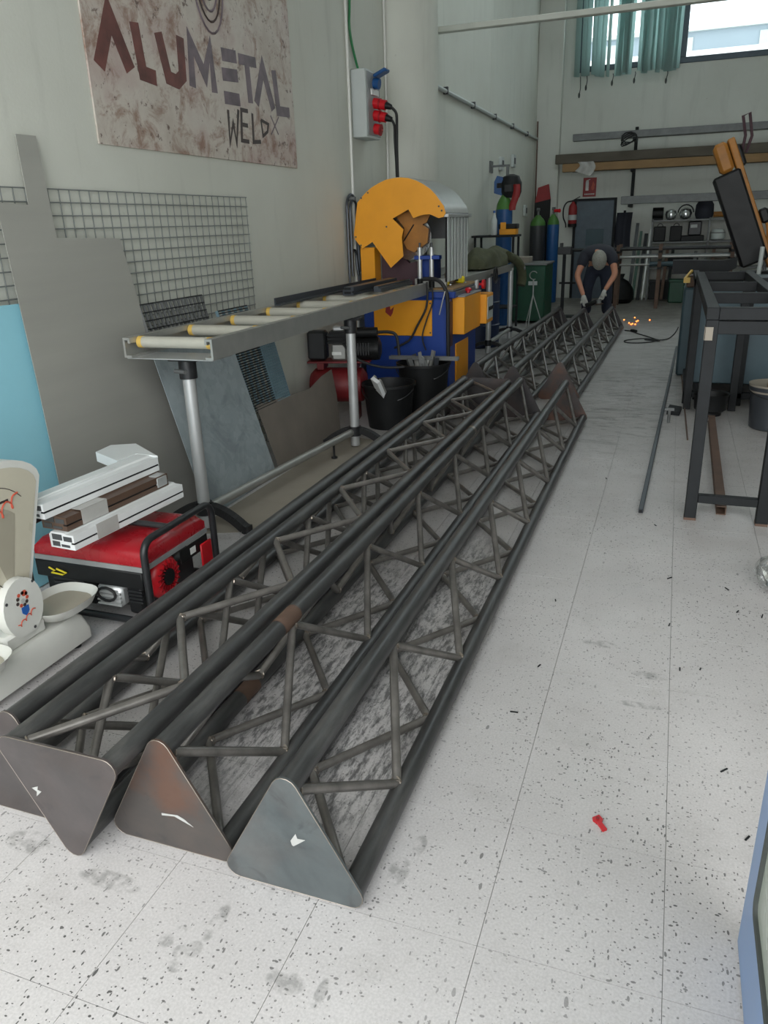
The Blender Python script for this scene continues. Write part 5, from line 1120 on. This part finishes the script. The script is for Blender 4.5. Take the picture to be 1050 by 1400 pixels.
# rusty bar, thin rod, cable, short bolt on the floor
tag(MB().prism([(0, 0), (.05, 0), (.05, .05), (0, .05), (0, .045), (.045, .045), (.045, .005), (0, .005)], (.335, 4.33, .001), (1, 0, 0), (0, 0, 1), (.02, 2.2, 0)).build('rusty_channel', M['rust'], smooth=0), 'rusty brown channel bar lying on the floor under the table frame', 'metal bar')
rd = thing('steel_rod', 'thin dark steel tube lying on the floor along the aisle', 'tube', (0, 7, 0))
MB().bar((-.058, 4.24, .0135), (.105, 10.4, .0135), .025, .025, ch=.003).build('tube_wall', M['alu_dk'], rd, True); MB().box((-.0582, 4.2388, .0135), (.017, .001, .017), rotm(0, 0, -1.5)).build('bore', M['black'], rd, True)
tag(MB().bar((.20, 5.9, .006), (.13, 10.5, .006), .01, .01).build('thin_rod', M['rust']), 'very thin rusty rod lying beside the table frame legs', 'rod')
bo = thing('floor_bolt', 'small upright steel bolt beside the table frame', 'bolt', (.06, 6.42, 0)); MB().cyl((0, 0, .0), (0, 0, .10), .012, n=8).build('shank', M['greysteel'], bo); MB().bb(-.035, .035, -.012, .012, .10, .12).build('handle', M['greysteel'], bo)
ec = thing('extension_cord', 'thin dark extension cable coiled on the floor of the aisle', 'cable', (-.35, 11, 0))
pts = [(-.62, 11.98, .008), (-.58, 11.95, .008), (-.53, 11.9, .008), (-.40, 11.6, .008), (-.25, 11.3, .008), (-.15, 11.0, .008), (-.30, 10.75, .010), (-.50, 10.72, .010), (-.55, 10.9, .012), (-.35, 11.05, .020), (-.15, 11.0, .020), (-.12, 10.85, .02), (-.30, 10.9, .028), (-.05, 11.05, .012), (.06, 11.6, .008), (.12, 12.4, .008)]
MB().tube(smooth_path(pts, 6), .007, 6).build('cord', M['rubber'], ec, True); MB().bar((-.52, 11.9, .02), (-.45, 11.78, .02), .05, .04, ch=.01).build('plug', M['black'], ec, True)
# second frame and teal bin
bn = thing('teal_bin', 'large teal-grey steel bin in a dark frame behind the table frame', 'bin', (.75, 7.9, 0))
MB().bb(.22, 1.35, 7.30, 8.25, .16, 1.02, .01).build('bin_body', M['teal'], bn, True)
for x in (.16, .58, 1.36): MB().bb(x, x + .055, 7.16, 7.22, 0, 1.06, .003).build('frame_post', M['darksteel'], bn, True)
MB().bb(.16, 1.41, 7.16, 7.22, .06, .11, .003).bb(.16, 1.41, 7.16, 7.22, 1.00, 1.06, .003).build('frame_rail', M['darksteel'], bn, True)
MB().bb(.165, .215, 7.22, 8.3, 1.0, 1.06, .003).bb(.165, .215, 7.22, 8.3, .06, .11, .003).build('side_rail', M['darksteel'], bn, True)
for x in (.25, 1.25):
    for y in (7.35, 8.15): MB().bb(x, x + .05, y, y + .05, 0, .16).build('bin_foot', M['darksteel'], bn, True)
ty = thing('black_tray', 'round black plastic tray on the floor behind the table frame', 'tray', (.375, 6.78, 0)); MB().lathe([(.10, .03), (.125, .05), (.135, .17), (.142, .18), (.13, .17), (.11, .06), (.001, .05)], (0, 0, .0), (0, 0, 1), 26).build('tray_wall', M['black'], ty); MB().cyl((0, 0, 0), (0, 0, .04), .09, n=20).build('tray_foot', M['black'], ty)
bk2 = thing('plaster_bucket', 'dark bucket caked with pale plaster by the table frame', 'bucket', (.80, 6.42, 0))
MB().lathe([(.14, 0), (.155, .01), (.178, .33), (.188, .34), (.188, .30), (.17, .30), (.165, .28), (.001, .27)], (0, 0, 0), (0, 0, 1), 28).build('tub', M['alu_dk'], bk2); MB().lathe([(.182, .285), (.19, .345), (.165, .335), (.12, .315), (.001, .30)], (0, 0, 0), (0, 0, 1), 28).build('plaster_rim', M['card'], bk2)
MB().tube(arc3((0, 0, .31), (1, 0, 0), (0, -1, -.3), .19, .1, PI - .1, 12), .004, 6).build('handle', M['blackm'], bk2)
tag(MB().cyl((.78, 6.46, .3005), (.78, 6.46, .345), .035, n=12).build('orange_cap', M['yellow_dk']), 'small orange cap sitting on the plaster bucket', 'cap')
# low plate on floor
tag(MB().prism([(0, 0), (.10, -.03), (.12, .2), (.02, .26)], (.04, 6.70, .001), (1, 0, 0), (0, 1, 0), (0, 0, .03)).build('floor_plate', M['darksteel'], smooth=0), 'thick dark steel plate lying on the floor behind the table frame', 'plate')
# clear plastic bag by the aisle
pb = thing('plastic_bag', 'crumpled clear plastic bag on the floor at the right edge', 'bag', (.55, 3.42, 0))
random.seed(3)
m = MB().ell((0, 0, .075), (.10, .13, .075), 14, 9); m.v = [(x + random.uniform(-.014, .014), y + random.uniform(-.014, .014), max(z + random.uniform(-.014, .014), .002)) for x, y, z in m.v]
m.build('film', M['glassbag'], pb, smooth=0)
# ------------------------------------------------------------------ bandsaw
bsw = thing('band_saw', 'metal band saw with raised yellow and black arm', 'machine', (.5, 8.75, 0))
MB().bb(.10, .62, 8.5, 9.0, 0, .88, .02).build('base_cabinet', M['teal'], bsw, True)
MB().bb(.12, .66, 8.55, 8.95, .88, .99, .01).build('bed', M['rust'], bsw, True)
MB().prism([(-.03, 1.01), (.44, 1.01), (.56, 1.06), (.56, 1.16), (.44, 1.135), (-.03, 1.145)], (0, 8.55, 0), (1, 0, 0), (0, 0, 1), (0, .10, 0)).build('vice_jaw', M['darksteel'], bsw, True, 0)
MB().bb(.60, .95, 8.6, 8.9, .80, 1.02, .02).build('pivot_block', M['darksteel'], bsw, True)
MB().bb(.62, 1.0, 8.5, 9.0, 0, .80, .02).build('rear_cabinet', M['teal'], bsw, True)
A, B_ = V(.80, 8.75, 1.02), V(.30, 8.75, 2.18); d = (B_ - A).normalized(); n_ = V(d.z, 0, -d.x)
def seg(s0, s1, o0, o1, y0, y1, ch): return MB().box(A + d * ((s0 + s1) / 2) + n_ * ((o0 + o1) / 2) + V(0, (y0 + y1) / 2 - 8.75, 0), (abs(o1 - o0), abs(y1 - y0), s1 - s0), Matrix((n_, V(0, 1, 0), d)).transposed(), ch)
seg(.0, 1.28, .06, .125, 8.66, 8.84, .01).build('arm_beam', M['yellow_dk'], bsw, True)
seg(.10, 1.0, -.16, .09, 8.60, 8.90, .02).build('blade_cover', M['black'], bsw, True)
seg(1.0, 1.28, -.08, .05, 8.63, 8.87, .03).build('wheel_housing', M['yellow_dk'], bsw, True)
seg(.42, .56, .125, .21, 8.66, 8.80, .02).build('motor', M['black'], bsw, True)
seg(1.0, 1.2, .06, .16, 8.68, 8.82, .02).build('gear_housing', M['black'], bsw, True)
MB().tube([A + d * 1.10 + n_ * .14, A + d * 1.25 + n_ * .22, A + d * 1.42 + n_ * .25, A + d * 1.42 + n_ * .31, A + d * 1.22 + n_ * .27, A + d * 1.10 + n_ * .18], .014, 8).build('feed_handle', M['purple'], bsw, True)
MB().tube(smooth_path([A + d * .52 + n_ * .14, A + d * .40 + n_ * .17, A + d * .2 + n_ * .12, A + d * .05 + n_ * .10]), .014, 8).build('coolant_hose', M['yellow_dk'], bsw, True)
tag(MB().cyl((.73, 8.40, .01), (.755, 8.40, 1.26), .02, n=10).build('white_pipe', M['ltgrey']), 'upright white plastic pipe in front of the band saw', 'pipe')
tag(MB().bar((.10, 8.36, .98), (.155, 8.50, 1.045), .02, .02).bb(.085, .145, 8.33, 8.37, .94, .99).build('brass_valve', M['capyel']), 'small brass lever at the band saw vice', 'valve')
# ------------------------------------------------------------------ open entrance door with blue film
dx0, dx1, dy0, dy1 = .273, .318, .52, 1.463
d2 = thing('door_2', 'open entrance door with blue film frame and grey-green panel', 'door', (dx0, dy0, 0), kind='structure')
iy0, iy1, iz0, iz1, rr = dy0 + .096, dy1 - .096, .205, 2.0, .03
def rrect(y0, y1, z0, z1, r): return [(cy + r * math.cos(a0 + k * PI / 8), cz + r * math.sin(a0 + k * PI / 8)) for cy, cz, a0 in ((y1 - r, z1 - r, 0), (y0 + r, z1 - r, PI / 2), (y0 + r, z0 + r, PI), (y1 - r, z0 + r, 3 * PI / 2)) for k in range(5)]
inn = rrect(iy0, iy1, iz0, iz1, rr); out = []
for (a, b) in inn:
    k = len(out); q = k // 5
    out.append(((dy1, dy0, dy0, dy1)[q] + 0 * a, (2.1, 2.1, .008, .008)[q]))
fm = MB(); n = len(inn); vs = []
for x in (dx0, dx1): vs += [(x, a, b) for a, b in out] + [(x, a, b) for a, b in inn]
fs = []
for i in range(n):
    j = (i + 1) % n
    for o_ in (0, 2 * n): fs.append((o_ + i, o_ + j, o_ + n + j, o_ + n + i))
    fs.append((i, j, 2 * n + j, 2 * n + i)); fs.append((n + i, n + j, 3 * n + j, 3 * n + i))
bmf = fm.add(vs, fs); fo = bmf.build('door_frame', M['bluefilm'], d2, True, 30)
bmx = bmesh.new(); bmx.from_mesh(fo.data); bmesh.ops.remove_doubles(bmx, verts=bmx.verts, dist=1e-5); bmesh.ops.dissolve_degenerate(bmx, dist=1e-5, edges=bmx.edges); bmesh.ops.recalc_face_normals(bmx, faces=bmx.faces); bmx.to_mesh(fo.data); bmx.free()
gk = rrect(iy0 + .002, iy1 - .002, iz0 + .002, iz1 - .002, rr)
MB().tube([(dx0 + .003, a, b) for a, b in gk + gk[:1]], .006, 6, False).build('gasket', M['gasket'], d2, True)
MB().prism(rrect(iy0, iy1, iz0, iz1, rr), (dx0 + .006, 0, 0), (0, 1, 0), (0, 0, 1), (.03, 0, 0)).build('door_panel', M['doorglass'], d2, True, 0)
MB().bb(dx0, dx1 + .02, dy0 - .08, dy0 - .004, 0, 2.2).build('hinge_post', M['bluefilm'], d2, True)
for z in (.25, 1.05, 1.85): MB().cyl((dx0 - .008, dy0 - .002, z - .05), (dx0 - .008, dy0 - .002, z + .05), .008, n=8).build('hinge', M['alu'], d2, True)
# ------------------------------------------------------------------ litter on the floor
rc = thing('red_clip', 'small red plastic clip on the pale floor tiles', 'clip', (-.055, 1.745, .0), (0, 0, math.radians(28)))
MB().prism([(-.012, .022), (.010, .028), (.014, .010), (.006, 0), (.010, -.026), (-.004, -.030), (-.007, 0), (-.014, .012)], (0, 0, .001), (1, 0, 0), (0, 1, 0), (0, 0, .006)).build('clip_body', M['redfan'], rc, smooth=0); MB().cyl((0, .014, .007), (0, .014, .010), .005, n=8).build('rivet', M['signred'], rc)
random.seed(21)
for i in range(15):
    x, y = random.choice(((-.15, 2.6), (.25, 3.3), (.1, 4.0), (.35, 1.85), (-.2, 3.2), (-.3, 5.2))); x += random.gauss(0, .16); y += random.gauss(0, .22)
    if -.53 < x < .6:
        a = random.uniform(0, PI); l_ = random.uniform(.006, .016)
        tag(MB().bar((x - l_ * math.cos(a), y - l_ * math.sin(a), .0022), (x + l_ * math.cos(a), y + l_ * math.sin(a), .0022), .0045, .003).build('metal_sliver', M['darksteel'], smooth=0), 'tiny dark metal sliver on the floor tiles', 'sliver', 'metal slivers on the floor')

# ------------------------------------------------------------------ the man bending over the truss ends
def skin(name, mt, verts, edges, rad, parent, sub=2, root=0):
    me = bpy.data.meshes.new(name); bm = bmesh.new(); ly = bm.verts.layers.skin.verify(); vv = []
    off = V(parent.location) if parent else V(0, 0, 0)
    for i, (p, r) in enumerate(zip(verts, rad)):
        v = bm.verts.new(V(p) - off); v[ly].radius = (r, r) if not isinstance(r, tuple) else r; v[ly].use_root = (i == root); vv.append(v)
    for a, b in edges: bm.edges.new((vv[a], vv[b]))
    bm.to_mesh(me); bm.free(); me.materials.append(mt)
    o = bpy.data.objects.new(name, me); C.objects.link(o); o.parent = parent
    o.modifiers.new('skin', 'SKIN').use_smooth_shade = True
    s = o.modifiers.new('sub', 'SUBSURF'); s.levels = sub; s.render_levels = sub
    return o
pe = thing('person', 'man in dark T-shirt and work gloves bending over the truss ends', 'person', (-1.12, 12.85, 0))
vb_ = [(-1.13, 12.98, .92), (-1.12, 12.76, 1.06), (-1.11, 12.55, 1.10), (-1.10, 12.42, 1.06), (-1.085, 12.36, 1.02), (-1.075, 12.29, .985), (-1.07, 12.235, .93), (-1.065, 12.23, .86),
       (-1.29, 12.50, 1.05), (-1.40, 12.40, .76), (-1.27, 12.27, .47), (-.91, 12.50, 1.03), (-.84, 12.40, .77), (-.965, 12.26, .55),
       (-1.24, 12.98, .86), (-1.28, 12.84, .50), (-1.28, 12.99, .10), (-1.03, 12.98, .86), (-.98, 12.84, .50), (-.98, 12.99, .10),
       (-1.075, 12.185, .905), (-1.155, 12.29, .95), (-.985, 12.29, .945), (-1.29, 12.86, .05), (-.97, 12.86, .05)]
eb_ = [(0, 1), (1, 2), (2, 3), (3, 4), (4, 5), (5, 6), (6, 7), (2, 8), (8, 9), (9, 10), (2, 11), (11, 12), (12, 13), (0, 14), (14, 15), (15, 16), (0, 17), (17, 18), (18, 19), (6, 20), (5, 21), (5, 22), (16, 23), (19, 24)]
rb_ = [.12, .12, .12, .065, .05, .075, .075, .05, .062, .048, .032, .062, .048, .032, .085, .06, .04, .085, .06, .04, .018, .018, .018, .035, .035]
skin('body', M['skin'], vb_, eb_, rb_, pe)
sv = [(-1.13, 13.02, .96), (-1.12, 12.80, 1.08), (-1.11, 12.56, 1.11), (-1.09, 12.385, 1.055), (-1.30, 12.51, 1.05), (-1.365, 12.45, .87), (-.905, 12.51, 1.03), (-.865, 12.45, .87)]
skin('shirt', M['navycloth'], sv, [(0, 1), (1, 2), (2, 3), (2, 4), (4, 5), (2, 6), (6, 7)], [.155, .16, .17, .115, .098, .084, .098, .084], pe)
tv = [(-1.13, 12.99, .90), (-1.24, 12.99, .80), (-1.285, 12.83, .50), (-1.285, 12.99, .13), (-1.02, 12.99, .80), (-.975, 12.83, .50), (-.975, 12.99, .13), (-1.13, 12.94, .98)]
skin('trousers', M['navytrouser'], tv, [(0, 1), (1, 2), (2, 3), (0, 4), (4, 5), (5, 6), (0, 7)], [.15, .115, .09, .08, .115, .09, .08, .15], pe)
for x in (-1.29, -.97): skin('shoe', M['black'], [(x, 13.02, .06), (x, 12.9, .055), (x, 12.77, .045)], [(0, 1), (1, 2)], [.055, .055, .05], pe)
hr = MB().ell((-1.072, 12.255, .985), (.108, .115, .150), 20, 14, rotm(25, 0, 0)); hr.build('hair', M['cap'], pe, True, 80)
for s_, w_, hd_ in ((-1, V(-1.27, 12.27, .47), V(.35, -.25, -1).normalized()), (1, V(-.965, 12.26, .55), V(-.35, -.15, -1).normalized())):
    palm = w_ + hd_ * .07; acr = V(1, .1, .2).normalized()
    vs_ = [w_ - hd_ * .02, palm]; es = [(0, 1)]; rs_ = [.036, (.045, .03)]
    for k, l_ in enumerate((.075, .085, .08, .062)):
        b0 = palm + hd_ * .03 + acr * ((k - 1.5) * .021); i = len(vs_)
        vs_ += [b0, b0 + hd_ * l_ * .5 + V(0, -.012, 0), b0 + hd_ * l_ * .8 + V(-s_ * .004, .022, 0)]; es += [(1, i), (i, i + 1), (i + 1, i + 2)]; rs_ += [.0115, .0105, .009]
    i = len(vs_); vs_ += [palm - hd_ * .015 - acr * (s_ * -.042), palm + hd_ * .035 - acr * (s_ * -.062)]; es += [(1, i), (i, i + 1)]; rs_ += [.013, .011]
    skin('work_glove', M['glove'], vs_, es, rs_, pe, 1)
ag = thing('angle_grinder', 'dark angle grinder held in the man\'s gloved hands', 'power tool', (-1.12, 12.17, .36))
MB().cyl((-1.22, 12.20, .335), (-1.04, 12.17, .41), .034, n=14).build('motor_body', M['black'], ag, True); MB().cyl((-1.04, 12.17, .43), (-1.03, 12.16, .37), .04, n=14).build('gear_head', M['greysteel'], ag, True); MB().cyl((-1.022, 12.155, .365), (-1.021, 12.154, .360), .062, n=20).build('disc', M['rust'], ag, True)
